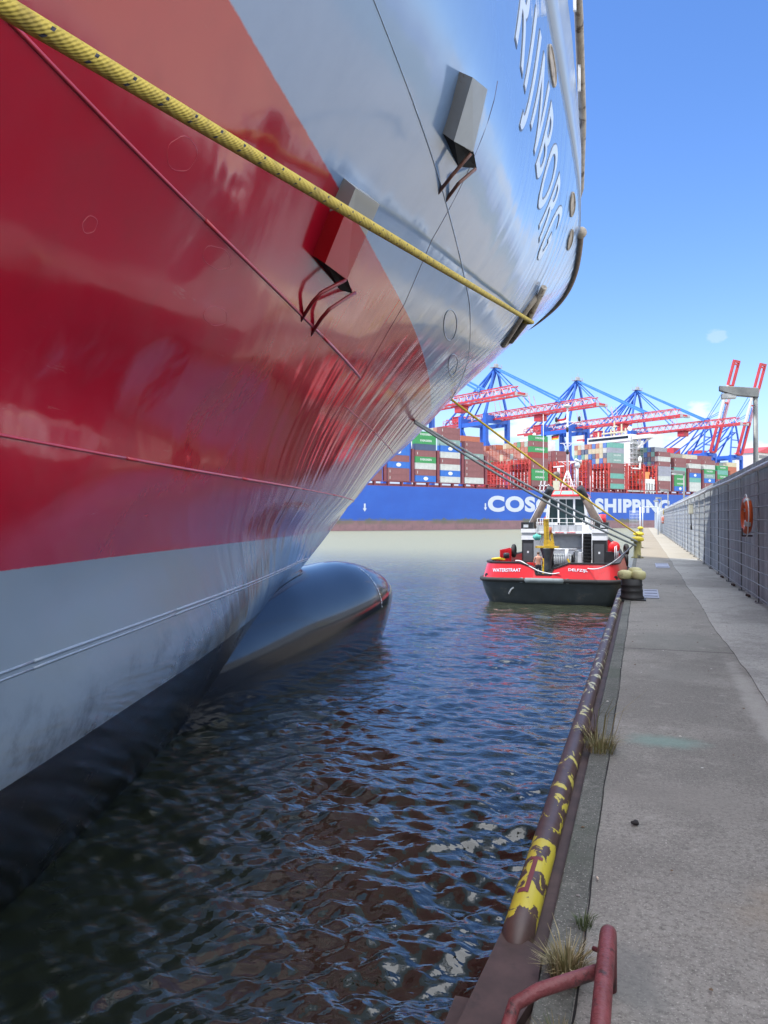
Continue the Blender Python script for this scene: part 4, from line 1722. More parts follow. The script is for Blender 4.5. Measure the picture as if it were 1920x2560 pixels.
# ------------------------------------------------------------------ bollards
def bollard(loc, label, stem, head, hz, s=1.0, double=True, name='bollard'):
    t = thing(name, label, 'bollard', loc)
    MB().lathe([(0.19 * s, 0), (0.19 * s, 0.03), (0.12 * s, 0.06), (0.105 * s, hz * 0.5), (0.115 * s, hz * 0.78), (0.13 * s, hz * 0.82)], n=18).build('stem', stem, t)
    mb = MB()
    if double:
        for sx in (-1, 1):
            mb.lathe([(0.02, hz * 0.78), (0.115 * s, hz * 0.785), (0.135 * s, hz * 0.83), (0.135 * s, hz * 0.94), (0.10 * s, hz), (0.01, hz + 0.012)], (0.105 * s * sx, 0, 0), 18)
    else:
        mb.lathe([(0.05, hz * 0.76), (0.2 * s, hz * 0.80), (0.21 * s, hz * 0.92), (0.12 * s, hz), (0.005, hz + 0.02)], n=18)
    mb.build('head', head, t)
    return t


M['bollard_pale'] = paint('faded_yellow_paint', (0.62, 0.59, 0.30), 0.55, var=0.15, dirt=(0.25, 0.23, 0.13), dirt_amt=0.2, dirt_scale=4)
M['bollard_dark'] = paint('dark_bollard_iron', (0.035, 0.036, 0.036), 0.6, var=0.3)
t = thing('bollard', 'nearest mooring bollard, faded yellow double head on a wide black base', 'bollard', (-0.20, 15.6, QZ))
MB().bx(-0.25, 0.26, -0.22, 0.22, 0.0, 0.02).build('base_plate', M['bollard_dark'], t)
MB().lathe([(0.225, 0.02), (0.225, 0.06), (0.205, 0.08), (0.20, 0.16), (0.215, 0.175), (0.20, 0.19), (0.195, 0.27), (0.21, 0.285), (0.195, 0.30), (0.19, 0.40)], (0.0, 0, 0), 22).build('base_drum', M['bollard_dark'], t)
for (sx, yy) in ((-0.125, 0.0), (0.125, 0.0)):
    MB().lathe([(0.02, 0.385), (0.10, 0.39), (0.135, 0.425), (0.14, 0.49), (0.125, 0.54), (0.07, 0.565), (0.005, 0.57)], (sx, yy, 0), 20).build('head', M['bollard_pale'], t)
MB().lathe([(0.02, 0.45), (0.13, 0.455), (0.14, 0.52), (0.12, 0.585), (0.07, 0.61), (0.005, 0.615)], (0.06, 0.20, 0), 20).build('head', M['bollard_pale'], t)
M['bollard_bright'] = paint('bright_yellow_paint', (0.72, 0.56, 0.03), 0.5, dirt=(0.3, 0.2, 0.05), dirt_amt=0.25, dirt_scale=5)
M['bollard_stem'] = paint('bollard_stem', (0.42, 0.38, 0.14), 0.55, dirt=(0.05, 0.05, 0.04), dirt_amt=0.5, dirt_scale=3)
BOL2 = (-0.20, 32.5, QZ)
BOL3 = (-0.20, 44.0, QZ)
bollard(BOL2, 'yellow mooring bollard holding the two grey ropes', M['bollard_stem'], M['bollard_bright'], 0.85, 1.25, False)
bollard(BOL3, 'yellow mooring bollard holding the thin yellow rope', M['bollard_stem'], M['bollard_bright'], 0.85, 1.35, False)
bollard((-0.16, 70.0, QZ), 'distant yellow bollard beside the pale mesh guard', M['bollard_stem'], M['bollard_bright'], 0.9, 1.2, False)

# thin ropes from the bow to the bollards
r_y = rope_material('thin_yellow_rope', (0.66, 0.46, 0.04), (0.1, 0.1, 0.1), 0.04, flecks=False)
r_g = rope_material('grey_rope', (0.30, 0.33, 0.33), (0.1, 0.1, 0.1), 0.05, flecks=False)
r_w = rope_material('white_rope', (0.70, 0.70, 0.68), (0.1, 0.1, 0.1), 0.02, flecks=False)


def hull_exit(px, z):
    """point on the far shoulder of the bow, where a rope leaves the shell"""
    best = None
    for y in np.arange(20, 33, 0.25):
        r = on_hull(y, z, 0.02)
        if r is None:
            continue
        q = r[0]
        dep = -q.x * math.sin(YAW) + q.y * math.cos(YAW)
        x = 960 + F * (q.x * math.cos(YAW) + q.y * math.sin(YAW)) / dep
        if best is None or abs(x - px) < best[0]:
            best = (abs(x - px), q)
    return best[1]


p = hull_exit(1128, 9.5)
rope('mooring_rope', sag_line(p, Vector(BOL3) + Vector((0, -0.22, 0.70)), 0.10), 0.045, r_y, 'thin yellow mooring rope slanting from the bow past the tugboat mast to a bollard', 'rope', n=10)
p = hull_exit(1036, 7.95)
for k, lab in ((0, 'upper of two grey ropes running side by side from the bow to the yellow bollard'), (1, 'lower of two grey ropes running side by side from the bow to the yellow bollard')):
    rope('mooring_rope', sag_line(p + Vector((0, 0, -0.05 * k)), Vector(BOL2) + Vector((-0.05 * k, -0.2, 0.66 - 0.16 * k)), 0.12 + 0.10 * k), 0.040, r_g, lab, 'rope', 'grey mooring ropes', n=10)

# ------------------------------------------------------------------ small things on the quay
def plate(loc, sx, sy, mat, label, slots=3):
    t = thing('drain_cover', label, 'drain cover', loc)
    MB().bx(-sx / 2, sx / 2, -sy / 2, sy / 2, 0, 0.012).build('frame', mat, t)
    mb = MB()
    for i in range(slots):
        x = -sy * 0.32 + i * sy * 0.64 / max(1, slots - 1)
        mb.bx(-sx * 0.42, sx * 0.42, x - 0.03, x + 0.03, 0.0125, 0.016)
    mb.build('slots', M['dark'], t)
    return t


M['plate'] = paint('bluish_plate', (0.36, 0.37, 0.43), 0.5, 0.2, var=0.15)
plate((0.16, 16.9, QZ + 0.001), 0.30, 1.9, M['plate'], 'slotted bluish grey drain cover beside the nearest bollard', 3)
plate((0.62, 27.3, QZ + 0.001), 0.42, 2.6, M['plate'], 'slotted pale drain cover set at the edge of the ship shadow', 2)
mb = MB()
mb.sphere((0, 0, 0), 0.02, 10, (1, 0.8, 0.62))
o = mb.build('pebble', paint('dark_stone', (0.03, 0.028, 0.03), 0.8))
for v in o.data.vertices:
    v.co *= 1 + 0.22 * math.sin(v.co.x * 190 + v.co.y * 130)
o.location = (-0.04, 4.12, QZ + 0.011)
tag(o, 'dark pebble lying alone on the quay slab', 'pebble')
o = MB().lathe([(0.004, 0), (0.004, 0.02)], n=8).build('cigarette_butt', paint('paper', (0.7, 0.6, 0.5), 0.8))
o.location = (-0.19, 3.45, QZ + 0.008)
o.rotation_euler = (R(88), 0, 0.3)
tag(o, 'pale cigarette butt lying on the crack of the quay', 'cigarette butt')


rg_ = random.Random(21)
mb = MB()
for i in range(150):
    y = 2.2 + 22 * rg_.random() ** 1.6
    x = rg_.uniform(-0.33, 2.0)
    r_ = rg_.uniform(0.003, 0.010) * (1 + y / 18)
    a_ = rg_.uniform(0, 6.28)
    ptsg = [(x + r_ * math.cos(a_ + k * 1.26) * rg_.uniform(0.5, 1.2), y + r_ * math.sin(a_ + k * 1.26) * rg_.uniform(0.5, 1.2), QZ + 0.0075) for k in range(5)]
    mb.mat = rg_.randrange(3)
    mb.add(ptsg + [(x, y, QZ + 0.008 + r_ * 0.5)], [(0, 1, 5), (1, 2, 5), (2, 3, 5), (3, 4, 5), (4, 0, 5)])
tag(mb.build('grit', [paint('pale_chip', (0.62, 0.6, 0.56), 0.8), paint('grey_chip', (0.25, 0.24, 0.23), 0.8), paint('brown_chip', (0.16, 0.11, 0.07), 0.8)]), 'scattered pale chips and grit lying on the quay slabs', 'grit', kind='stuff')


def grass(loc, n, h, spread, cols, label, seed, lean=(0, 0), thick=0.0022, tall=0, tallh=0.3):
    rg = random.Random(seed)
    t = thing('grass_tuft', label, 'grass', loc)
    mats = []
    for i, c in enumerate(cols):
        mats.append(paint('grass_blade', c, 0.7, var=0.25))
    mb = MB()
    for i in range(n + tall):
        hh = h * rg.uniform(0.45, 1.1) if i < n else tallh * rg.uniform(0.7, 1.1)
        a = rg.uniform(0, 2 * math.pi)
        rad = spread * math.sqrt(rg.random()) * 0.30
        b0 = Vector((math.cos(a) * rad, math.sin(a) * rad, 0))
        out = Vector((math.cos(a), math.sin(a), 0)) * (hh * rg.uniform(0.1, 0.95) * (1 if i < n else 0.5)) + Vector((lean[0], lean[1], 0)) * hh
        b1 = b0 + out * 0.35 + Vector((0, 0, hh * 0.6))
        b2 = b0 + out + Vector((0, 0, hh * rg.uniform(0.7, 1.0)))
        s = Vector((-math.sin(a), math.cos(a), 0)) * thick * rg.uniform(0.6, 1.3)
        mb.mat = rg.randrange(len(cols))
        mb.add([b0 - s, b0 + s, b1 + s * 0.8, b1 - s * 0.8, b2 + s * 0.15, b2 - s * 0.15], [(0, 1, 2, 3), (3, 2, 4, 5)])
    o = mb.build('blades', mats, t)
    return t


DRY = [(0.30, 0.25, 0.12), (0.20, 0.17, 0.07), (0.40, 0.35, 0.20), (0.16, 0.15, 0.06)]
GRN = [(0.06, 0.10, 0.03), (0.10, 0.13, 0.05)]
grass((-0.245, 2.66, QZ), 420, 0.115, 0.17, DRY, 'dense dry straw coloured grass tuft beside the dark red grab rail', 1, tall=16, tallh=0.2)
grass((-0.215, 3.02, QZ), 90, 0.06, 0.10, GRN, 'small green grass tuft in the quay crack above the dry tuft', 2, thick=0.0016)
grass((-0.27, 5.35, QZ), 260, 0.12, 0.34, DRY + [(0.22, 0.24, 0.10)], 'flattened grass tuft growing at the pipe halfway along the quay crack', 3, lean=(0.2, -0.1), tall=14, tallh=0.42)
grass((-0.235, 2.28, QZ), 200, 0.08, 0.16, DRY + GRN, 'low ragged grass tuft under the cross pipe of the grab rail', 4)
grass((-0.345, 5.6, QZ), 120, 0.13, 0.16, [(0.16, 0.11, 0.07), (0.10, 0.07, 0.05)], 'brown dead weed hanging behind the worn pipe', 5, lean=(-0.3, 0))

# ------------------------------------------------------------------ the container ship across the basin
# ship frame: t along its side (bow to stern), w across it away from us, z up
ST, CT = 0.583, 0.812


def S(t, w, z):
    return WC(7.2 + CT * t - ST * w, 345 + ST * t + CT * w, z)


S_O = S(0, 0, 0)
_dx = (S(1, 0, 0) - S_O)
S_ROT = math.atan2(_dx.y, _dx.x)                 # local x = t, local y = w


def in_ship(o, parent=None):
    """mesh written in (t, w, z)"""
    if parent is None:
        o.location = S_O
        o.rotation_euler = (0, 0, S_ROT)
    return o


DECK = 19.8


def box_hull_material():
    m, nt, b = new_mat('blue_ship_paint')
    L = nt.links
    tc = N(nt, 'ShaderNodeTexCoord')
    sep = N(nt, 'ShaderNodeSeparateXYZ')
    L.new(tc.outputs['Object'], sep.inputs[0])

    def nz(scale, stretch, det=8, ro=0.65):
        mp = N(nt, 'ShaderNodeMapping')
        mp.inputs['Scale'].default_value = stretch
        L.new(tc.outputs['Object'], mp.inputs['Vector'])
        n = N(nt, 'ShaderNodeTexNoise')
        n.inputs['Scale'].default_value = scale
        n.inputs['Detail'].default_value = det
        n.inputs['Roughness'].default_value = ro
        L.new(mp.outputs[0], n.inputs['Vector'])
        return n.outputs['Fac']

    def step(x, lo, hi):
        n = N(nt, 'ShaderNodeMapRange', interpolation_type='SMOOTHSTEP')
        n.inputs['From Min'].default_value = lo
        n.inputs['From Max'].default_value = hi
        L.new(x, n.inputs['Value'])
        return n.outputs[0]

    def mt(op, a, bb):
        n = N(nt, 'ShaderNodeMath', operation=op)
        for i, v in enumerate((a, bb)):
            if isinstance(v, (int, float)):
                n.inputs[i].default_value = v
            else:
                L.new(v, n.inputs[i])
        return n.outputs[0]

    def mix(f, a, bb):
        n = N(nt, 'ShaderNodeMix', data_type='RGBA')
        L.new(f, n.inputs['Factor'])
        for k, v in (('A', a), ('B', bb)):
            if isinstance(v, tuple):
                n.inputs[k].default_value = (*v, 1)
            else:
                L.new(v, n.inputs[k])
        return n.outputs['Result']
    z = sep.outputs['Z']
    blue = mix(step(nz(0.05, (1, 1, 2)), 0.35, 0.7), (0.010, 0.080, 0.42), (0.014, 0.10, 0.48))
    blue = mix(mt('MULTIPLY', step(nz(0.6, (1, 1, 0.08)), 0.5, 0.75), 0.25), blue, (0.03, 0.09, 0.40))
    boot = mix(step(nz(0.25, (1, 1, 1.5)), 0.4, 0.7), (0.25, 0.135, 0.15), (0.19, 0.11, 0.12))
    boot = mix(step(nz(1.2, (1, 1, 0.2)), 0.55, 0.75), boot, (0.13, 0.075, 0.06))
    weed_h = mt('ADD', mt('MULTIPLY', nz(0.22, (1, 1, 0.0), 9, 0.75), 5.5), 2.6)
    weed = step(mt('SUBTRACT', weed_h, z), -0.2, 0.5)
    weed = mt('MULTIPLY', weed, step(nz(0.035, (1, 1, 0.0), 3), 0.40, 0.56))
    c = mix(step(z, 4.3, 4.45), boot, blue)
    c = mix(mt('MULTIPLY', mt('MULTIPLY', weed, step(z, 2.2, 3.8)), 0.85), c, (0.10, 0.11, 0.07))
    L.new(c, b.inputs['Base Color'])
    b.inputs['Roughness'].default_value = 0.5
    return m


BSHIP = thing('container_ship', 'very large blue container ship stacked with coloured containers, moored across the water', 'container ship', S_O, S_ROT)
mb = MB()
prof = [(-72, 29.5), (-66, 14), (-52, 4), (-30, 0), (330, 0), (340, 4), (342, 29.5)]
poly = prof + [(t, 59 - w) for (t, w) in prof[::-1]]
mb.prism([(t, w, -1) for (t, w) in poly], (0, 0, -1), (0, 0, DECK))
mb.build('hull', box_hull_material(), BSHIP)
# white letters on the side
M['shipletter'] = paint('hull_letter_white', (0.52, 0.57, 0.64), 0.5, var=0.06)
lt = []
for (word, t0, t1) in (('COSCO', 53.6, 112.5), ('SHIPPING', 134.0, 203.0)):
    v, f = text_geo(word, bold=0.05, space=1.10, res=5)
    MB().add([(t0 + (t1 - t0) * a, -0.06, 8.6 + 8.0 * c) for (a, c, e) in v], f).build('name_lettering', M['shipletter'], BSHIP)
for (t, zz) in ((52.0, 9.6), (-19.2, 8.6)):
    mb = MB()
    mb.add([(t - 0.45, -0.06, zz + 3.2), (t + 0.45, -0.06, zz + 3.2), (t + 0.45, -0.06, zz + 1.1), (t - 0.45, -0.06, zz + 1.1)], [(0, 1, 2, 3)])
    mb.add([(t - 1.1, -0.06, zz + 1.1), (t + 1.1, -0.06, zz + 1.1), (t, -0.06, zz - 0.3)], [(0, 1, 2)])
    mb.build('tug_mark', M['shipletter'], BSHIP)

# deck edge structure and lashing bridges
M['lash'] = paint('lashing_maroon', (0.20, 0.045, 0.06), 0.6, var=0.2, scale=0.8)
M['lash_red'] = paint('lashing_red', (0.55, 0.07, 0.06), 0.6, var=0.25, scale=0.8)
CB = 22.2                                       # underside of the first tier
CH, CL, CWID = 2.9, 12.19, 2.44
mb = MB()
for t in np.arange(-36, 300, 7.55):
    mb.bx(t - 0.45, t + 0.45, 0.5, 2.0, DECK - 0.05, CB - 0.1)
mb.bx(-40, 300, 1.2, 58, DECK - 0.06, DECK + 1.1)
mb.bx(-40, 300, 0.2, 0.35, DECK - 0.05, DECK + 0.28)
mb.bx(-40, 300, 0.3, 2.2, CB - 0.45, CB - 0.12)
mb.build('hatch_coaming', M['lash'], BSHIP)

BAYS = [-36.8, -21.7, -6.5, 9.1, 24.0, 39.2, 54.4, 69.6, 84.8, 100.0, 114.0, 131.5, 148.0, 163.5, 192.6, 208.7, 224.6, 240.6, 255.7, 270.5, 285.5]
for t in BAYS:
    tb = t - 1.55
    h = 37.0 if t < 50 else 36.0
    if t in (69.6, 84.8, 100.0, 114.0, 148.0, 163.5):
        continue
    mb = MB()
    mb.bx(tb - 0.5, tb + 0.9, 0.4, 1.5, CB - 0.4, h)
    for z in np.arange(CB + 2.4, h, 2.9):
        mb.bx(tb - 0.6, tb - 0.52, 0.6, 1.2, z, z + 0.9)
    mb.build('lashing_post', M['lash'], BSHIP)
for (tb, h, w1) in ((68.2, 33.0, 30), (83.0, 36.0, 34), (98.6, 34.0, 26), (113.0, 36.5, 30), (130.6, 37.5, 30), (146.4, 36.5, 24), (162.5, 37.0, 24), (178.5, 37.0, 18), (190.6, 37.0, 14)):
    mb = MB()
    for i, w in enumerate(np.arange(0.6, w1, 2.5)):
        mb.bx(tb - 0.35, tb + 0.35, w - 0.22, w + 0.22, DECK, h)
        mb.bx(tb + 0.9, tb + 1.2, w - 0.2, w + 0.2, DECK, h)
    for z in np.arange(DECK + 2.4, h + 0.1, 2.9):
        mb.bx(tb - 0.4, tb + 1.25, 0.5, w1, z - 0.16, z + 0.12)
        mb.bx(tb - 0.38, tb - 0.30, 0.5, w1, z + 0.95, z + 1.08)
    for i, w in enumerate(np.arange(0.6, w1 - 2.5, 5.0)):
        for z in np.arange(DECK + 2.4, h - 2.9, 2.9):
            if (i + int(z)) % 3 == 0:
                mb.beam((tb - 0.3, w, z), (tb - 0.3, w + 2.5, z + 2.9), 0.25)
    mb.build('lashing_bridge', M['lash_red'], BSHIP)

# accommodation block with its bridge wing
M['ow'] = paint('ship_white', (0.72, 0.73, 0.72), 0.5, var=0.05, scale=0.3)
MB().bx(184, 193, 14, 45, DECK, 52.5).build('accommodation', M['ow'], BSHIP)
mb = MB()
mb.bx(183.5, 190, 13.5, 46, 52.5, 56.4)
mb.bx(184.5, 189.5, 0.4, 13.4, 53.2, 55.4)
mb.prism([(186, 0.4, 53.2), (186, 3.0, 53.2), (186, 13.5, 44.5), (186, 13.5, 47.6)], (0, 0, 0), (1.4, 0, 0))
mb.prism([(186.2, 8.6, 53.2), (186.2, 10.2, 53.2), (186.2, 10.2, 49.5), (186.2, 8.6, 50.8)], (0, 0, 0), (1.0, 0, 0))
mb.build('bridge_deck', M['ow'], BSHIP)
MB().bx(183.38, 183.48, 15, 45, 54.0, 55.5).build('bridge_windows', M['glass'], BSHIP)
mb = MB()
for z in np.arange(24, 52, 2.9):
    mb.bx(182.0, 192.5, 10.6, 14.0, z, z + 0.22)
    for tt in (182.2, 185.6, 189.0, 192.3):
        mb.bx(tt - 0.12, tt + 0.12, 10.6, 10.8, z, z + 2.9)
    mb.bx(182.0, 192.5, 10.6, 10.68, z + 1.0, z + 1.15)
    mb.beam((182.6, 12.2, z + 0.2), (188.6, 12.2, z + 3.0), 0.7, 0.25)
mb.build('outer_stairs', M['lightgrey'], BSHIP)
mb = MB()
for (t, w, h) in ((185, 18, 4), (186.5, 22, 7), (186, 27, 9.5), (188, 31, 5), (186, 35, 6), (187, 40, 3.5)):
    mb.bx(t - 0.35, t + 0.35, w - 0.35, w + 0.35, 56.4, 56.4 + h)
mb.bx(185, 187.6, 20, 36, 58.2, 58.9)
mb.bx(185.5, 187.2, 25, 30, 62.0, 62.4)
mb.build('mast_deck', paint('mast_cream', (0.62, 0.58, 0.40), 0.5), BSHIP)
mb = MB()
mb.lathe([(0.1, 58.9), (1.2, 59.3), (1.5, 60.4), (1.1, 61.4), (0.05, 61.9)], (188.5, 17.5, 0), 14)
mb.build('radome', M['ow'], BSHIP)
mb = MB()
mb.bx(120, 129, 24, 44, DECK, 49.8)
mb.bx(118.8, 127, 30, 42, 49.8, 51.4)
for k in range(4):
    mb.lathe([(0.7, 51.4), (0.7, 54.0 + (k % 2))], (121 + k * 1.6, 33 + k * 1.3, 0), 10)
mb.build('funnel_casing', M['ow'], BSHIP)
mb = MB()
for k in range(4):
    mb.bx(179.8 + k * 2.5, 180.9 + k * 2.5, 0.6, 3.5, DECK - 0.5, 26.0)
mb.bx(179.4, 189.0, 0.5, 6, 26.0, 28.6)
mb.bx(179.4, 189.0, 4.0, 4.4, DECK, 26)
mb.build('side_housing', M['ow'], BSHIP)
mb = MB()
mb.bx(163, 190, 0.5, 2.4, DECK + 1.15, DECK + 2.2)
mb.build('gangway', M['lightgrey'], BSHIP)
mb = MB()
mb.bx(171.0, 178, 2.0, 2.8, 34.2, 35.0)
mb.bx(177.2, 178.0, 2.0, 2.8, 35.0, 42.0)
mb.lathe([(0.9, 38.5), (1.1, 39.5), (0.9, 41.0), (0.1, 41.6)], (177.6, 2.4, 0), 12)
mb.build('provision_crane', M['ow'], BSHIP)
mb = MB()
mb.bx(181, 187, 3, 9, 28.6, 31.5)
mb.bx(180, 188, 3, 5, 31.5, 33.0)
mb.build('lifeboat', paint('lifeboat_orange', (0.70, 0.30, 0.10), 0.5), BSHIP)

# ------------------------------------------------------------------ containers
KC = {
    'b': ('maroon', (0.23, 0.085, 0.09)), 'k': ('dark brown', (0.185, 0.08, 0.082)), 'g': ('green', (0.035, 0.27, 0.085)),
    'l': ('light grey', (0.52, 0.54, 0.52)), 't': ('grey green', (0.22, 0.34, 0.32)), 'a': ('teal', (0.13, 0.36, 0.31)),
    'u': ('blue', (0.022, 0.14, 0.52)), 'n': ('dark blue', (0.05, 0.08, 0.17)), 'o': ('orange brown', (0.42, 0.13, 0.07)),
    'y': ('cream', (0.55, 0.50, 0.33)), 'r': ('red', (0.30, 0.035, 0.04)), 'v': ('violet grey', (0.30, 0.31, 0.38)), 'w': ('pale green', (0.35, 0.45, 0.36)),
}


def container_material(key, col):
    """corrugated painted steel: ribs as bump from the container's own coordinates"""
    m = paint('container_' + KC[key][0].replace(' ', '_'), col, 0.55, var=0.12, scale=0.5, dirt=tuple(c * 0.55 for c in col), dirt_amt=0.12, dirt_scale=0.8)
    return m


CMAT = {k: container_material(k, v[1]) for k, v in KC.items()}
M['ctext'] = paint('container_white_text', (0.70, 0.74, 0.72), 0.6)
_txt = {}


def ctext_mesh(s, length, h, z0, x0):
    v, f = text_geo(s, bold=0.02, space=1.05, res=2)
    return MB().add([(x0 + length * a, -0.035, z0 + h * c) for (a, c, e) in v], f).mesh('lettering')


def door_mesh(key):
    mb = MB()
    for y in (0.45, 0.95, 1.5, 2.0):
        mb.bx(-0.05, -0.01, y - 0.03, y + 0.03, 0.15, 2.75)
    me = mb.mesh('lock_rods')
    me.materials.append(M['ctext'])
    return me


CONT_ME, DOOR_ME, TEXT_ME = {}, None, {}


def container_mesh(key):
    if key not in CONT_ME:
        mb = MB()
        # corrugated long side towards us, flat roof, framed ends
        n = 36
        top, bot = [], []
        vs = []
        L, W_, H = CL, CWID, CH - 0.03
        for i in range(n + 1):
            x = 0.18 + (L - 0.36) * i / n
            d = 0.05 if (i // 1) % 2 else 0.0
            vs += [(x, d, 0.17), (x, d, H - 0.13)]
        fs = [(2 * i, 2 * i + 2, 2 * i + 3, 2 * i + 1) for i in range(n)]
        mb.add(vs, fs)
        mb.bx(0, L, 0.06, W_, 0.0, H)
        for x in (0, L - 0.18):
            mb.bx(x - 0.002, x + 0.182, -0.012, 0.07, -0.01, H + 0.01)
        mb.bx(0.18, L - 0.18, -0.012, 0.07, 0.0, 0.17)
        mb.bx(0.18, L - 0.18, -0.012, 0.07, H - 0.13, H)
        me = mb.mesh('body')
        me.materials.append(CMAT[key])
        CONT_ME[key] = me
    return CONT_ME[key]


TEXTS = {'g': ('EVERGREEN', 6.6, 0.95, 1.1, 2.9), 't': ('CHINA SHIPPING', 6.4, 0.85, 1.2, 2.9), 'v': ('CAPITAL', 4.0, 0.8, 1.2, 3.5), 'l': ('CAI', 1.6, 0.35, 2.2, 1.0)}
for k, a in TEXTS.items():
    me = ctext_mesh(*a)
    me.materials.append(M['ctext'] if k != 'l' and k != 'v' else M['grey'])
    TEXT_ME[k] = me
# round-lozenge emblem of the blue boxes
mb = MB()
mb.add([(6.1 + 1.35 * math.cos(a), -0.035, 1.5 + 0.85 * math.sin(a)) for a in np.linspace(0, 2 * math.pi, 20, endpoint=False)], [tuple(range(20))])
mb.add([(4.6, -0.04, 1.5), (6.1, -0.04, 0.75), (7.6, -0.04, 1.5), (6.1, -0.04, 2.25)], [(0, 1, 2, 3)])
me = mb.mesh('emblem')
me.materials.append(M['ctext'])
TEXT_ME['u'] = me
mb = MB().bx(1.15, 1.4, -0.035, -0.02, 0.8, 2.0)
me = mb.mesh('number_panel')
me.materials.append(M['ctext'])
TEXT_ME['b'] = me
DOOR_ME = door_mesh(None)
ORD = ['', 'lowest', 'second', 'third', 'fourth', 'fifth', 'sixth', 'seventh', 'eighth', 'ninth', 'tenth', 'eleventh']
NUM = ['first', 'second', 'third', 'fourth', 'fifth', 'sixth', 'seventh', 'eighth', 'ninth', 'tenth', 'eleventh', 'twelfth', 'thirteenth', 'fourteenth', 'fifteenth', 'sixteenth', 'seventeenth', 'eighteenth', 'nineteenth', 'twentieth', 'twentyfirst']
n_cont = 0


def put_container(key, t, w, tier, label, group, text=True, doors=False):
    global n_cont
    n_cont += 1
    z = CB + (tier - 1) * CH
    p = S(t, w, z)
    r = link('shipping_container', container_mesh(key))
    r.location = p
    r.rotation_euler = (0, 0, S_ROT)
    tag(r, label, 'container', group)
    if text and key in TEXT_ME:
        link(TEXT_ME[key].name.split('.')[0], TEXT_ME[key], r)
    if doors:
        link('lock_rods', DOOR_ME, r)
    return r


# outboard stacks, listed from the deck up
STACKS = [
    (-36.8, 'bkubbuu', 0), (-21.7, 'bkbubnuul', 0), (-6.5, 'bbubuuwk', 0), (9.1, 'ublgbngg', 0), (24.0, 'lulblutbb', 0), (39.2, 'lbbbtbb', 0),
    (84.8, 'kggbbrgbg', 0), (114.0, 'kgkkbbb', 4), (148.0, 'abakbttva', 0), (192.6, 'bblvvblb', 0), (208.7, 'ugggabb', 0), (224.6, 'llaublb', 0),
    (240.6, 'bbutglb', 0), (255.7, 'bbbgag', 0), (270.5, 'bbbbo', 0), (285.5, 'bubyw', 0),
]
for si, (t, s, row) in enumerate(STACKS):
    n = len(s)
    for k, key in enumerate(s):
        pos = 'topmost' if k == n - 1 else ORD[k + 1]
        side = 'above the blue hull'
        put_container(key, t, 0.5 + row * 2.6, k + 1, '%s container, %s in the %s visible stack from the bow %s' % (KC[key][0], pos, NUM[si], side), 'containers stacked along the blue ship side')

# rows behind, seen by their sunlit door ends over the lower bays: (bay, first row, rows, first tier, last tier, colours, short name)
ENDS = [
    (84.8, 1, 14, 4, 8, 'oooyoooggoouoolowogo', 'sunlit end wall of boxes beside the green topped stack'),
    (148.0, 1, 9, 5, 9, 'uoyuaoyynuylnooybyou', 'sunlit end wall of boxes before the white bridge'),
    (192.6, 1, 8, 4, 9, 'gnubaunkgunob', 'dark end wall of boxes behind the white bridge'),
    (114.0, 5, 3, 5, 7, 'bnukb', 'end wall of boxes behind the tugboat mast'),
    (208.7, 1, 7, 7, 8, 'woyaowalw', 'raised end row of boxes right of the white bridge'),
    (224.6, 1, 2, 8, 8, 'yo', 'raised end pair of boxes further right'),
    (24.0, 1, 3, 9, 9, 'oyo', 'top end row of boxes beside the tallest bow stack'),
    (39.2, 1, 2, 8, 8, 'oy', 'top end pair of boxes on the stack nearest the cranes'),
    (270.5, 1, 4, 6, 7, 'waouwyol', 'pale end wall of boxes near the stern'),
]
ORDR = ['', 'first', 'second', 'third', 'fourth', 'fifth', 'sixth', 'seventh', 'eighth', 'ninth', 'tenth', 'eleventh', 'twelfth', 'thirteenth', 'fourteenth']
for (t, r0, nr, z0, z1, cols, nm) in ENDS:
    rr = random.Random(int(t))
    for i in range(nr):
        for tier in range(z0, z1 + 1):
            if tier == z1 and i > 1 and rr.random() < 0.2 and z1 > z0:
                continue
            key = cols[rr.randrange(len(cols))]
            lab = '%s box, row %s from the ship side, tier %s up, in the %s' % (KC[key][0], ORDR[i + 1], ORDR[tier], nm.replace('boxes ', ''))
            put_container(key, t, 0.5 + (r0 + i) * 2.6, tier, ' '.join(lab.split()[:16]), 'container ends stacked across the blue ship', text=False, doors=True)
for (t, row, tier, key) in ((208.7, 0, 8, 'b'), (224.6, 0, 8, 'l'), (240.6, 0, 8, 'b'), (192.6, 0, 9, 'l')):
    put_container(key, t + 0.3, 3.1 + row, tier, '%s container on top, set back from the edge of the %s stack' % (KC[key][0], NUM[[q[0] for q in STACKS].index(t)]), 'containers stacked along the blue ship side', text=False)

# ------------------------------------------------------------------ the far terminal quay and its cranes
mb = MB()
mb.add([S(-900, 60.5, 5.5), S(1500, 60.5, 5.5), S(1500, 900, 5.5), S(-900, 900, 5.5), S(-900, 60.5, -2), S(1500, 60.5, -2)], [(0, 1, 2, 3), (0, 1, 5, 4)])
tag(mb.build('terminal_quay', concrete('terminal_concrete', (0.3, 0.29, 0.28), (0.36, 0.35, 0.33), speck=False)), kind='structure')
M['crane_blue'] = paint('crane_blue', (0.022, 0.115, 0.50), 0.5, var=0.1, scale=0.2)
M['crane_sky'] = paint('crane_stay_blue', (0.05, 0.20, 0.62), 0.5, var=0.1, scale=0.2)
M['crane_red'] = paint('crane_red', (0.50, 0.045, 0.055), 0.5, var=0.15, scale=0.2)
M['crane_pink'] = paint('crane_lattice', (0.58, 0.34, 0.38), 0.55, var=0.15, scale=0.2)
M['crane_grey'] = paint('crane_platform', (0.35, 0.35, 0.36), 0.6)
M['crane_white'] = paint('crane_white', (0.62, 0.58, 0.56), 0.5)


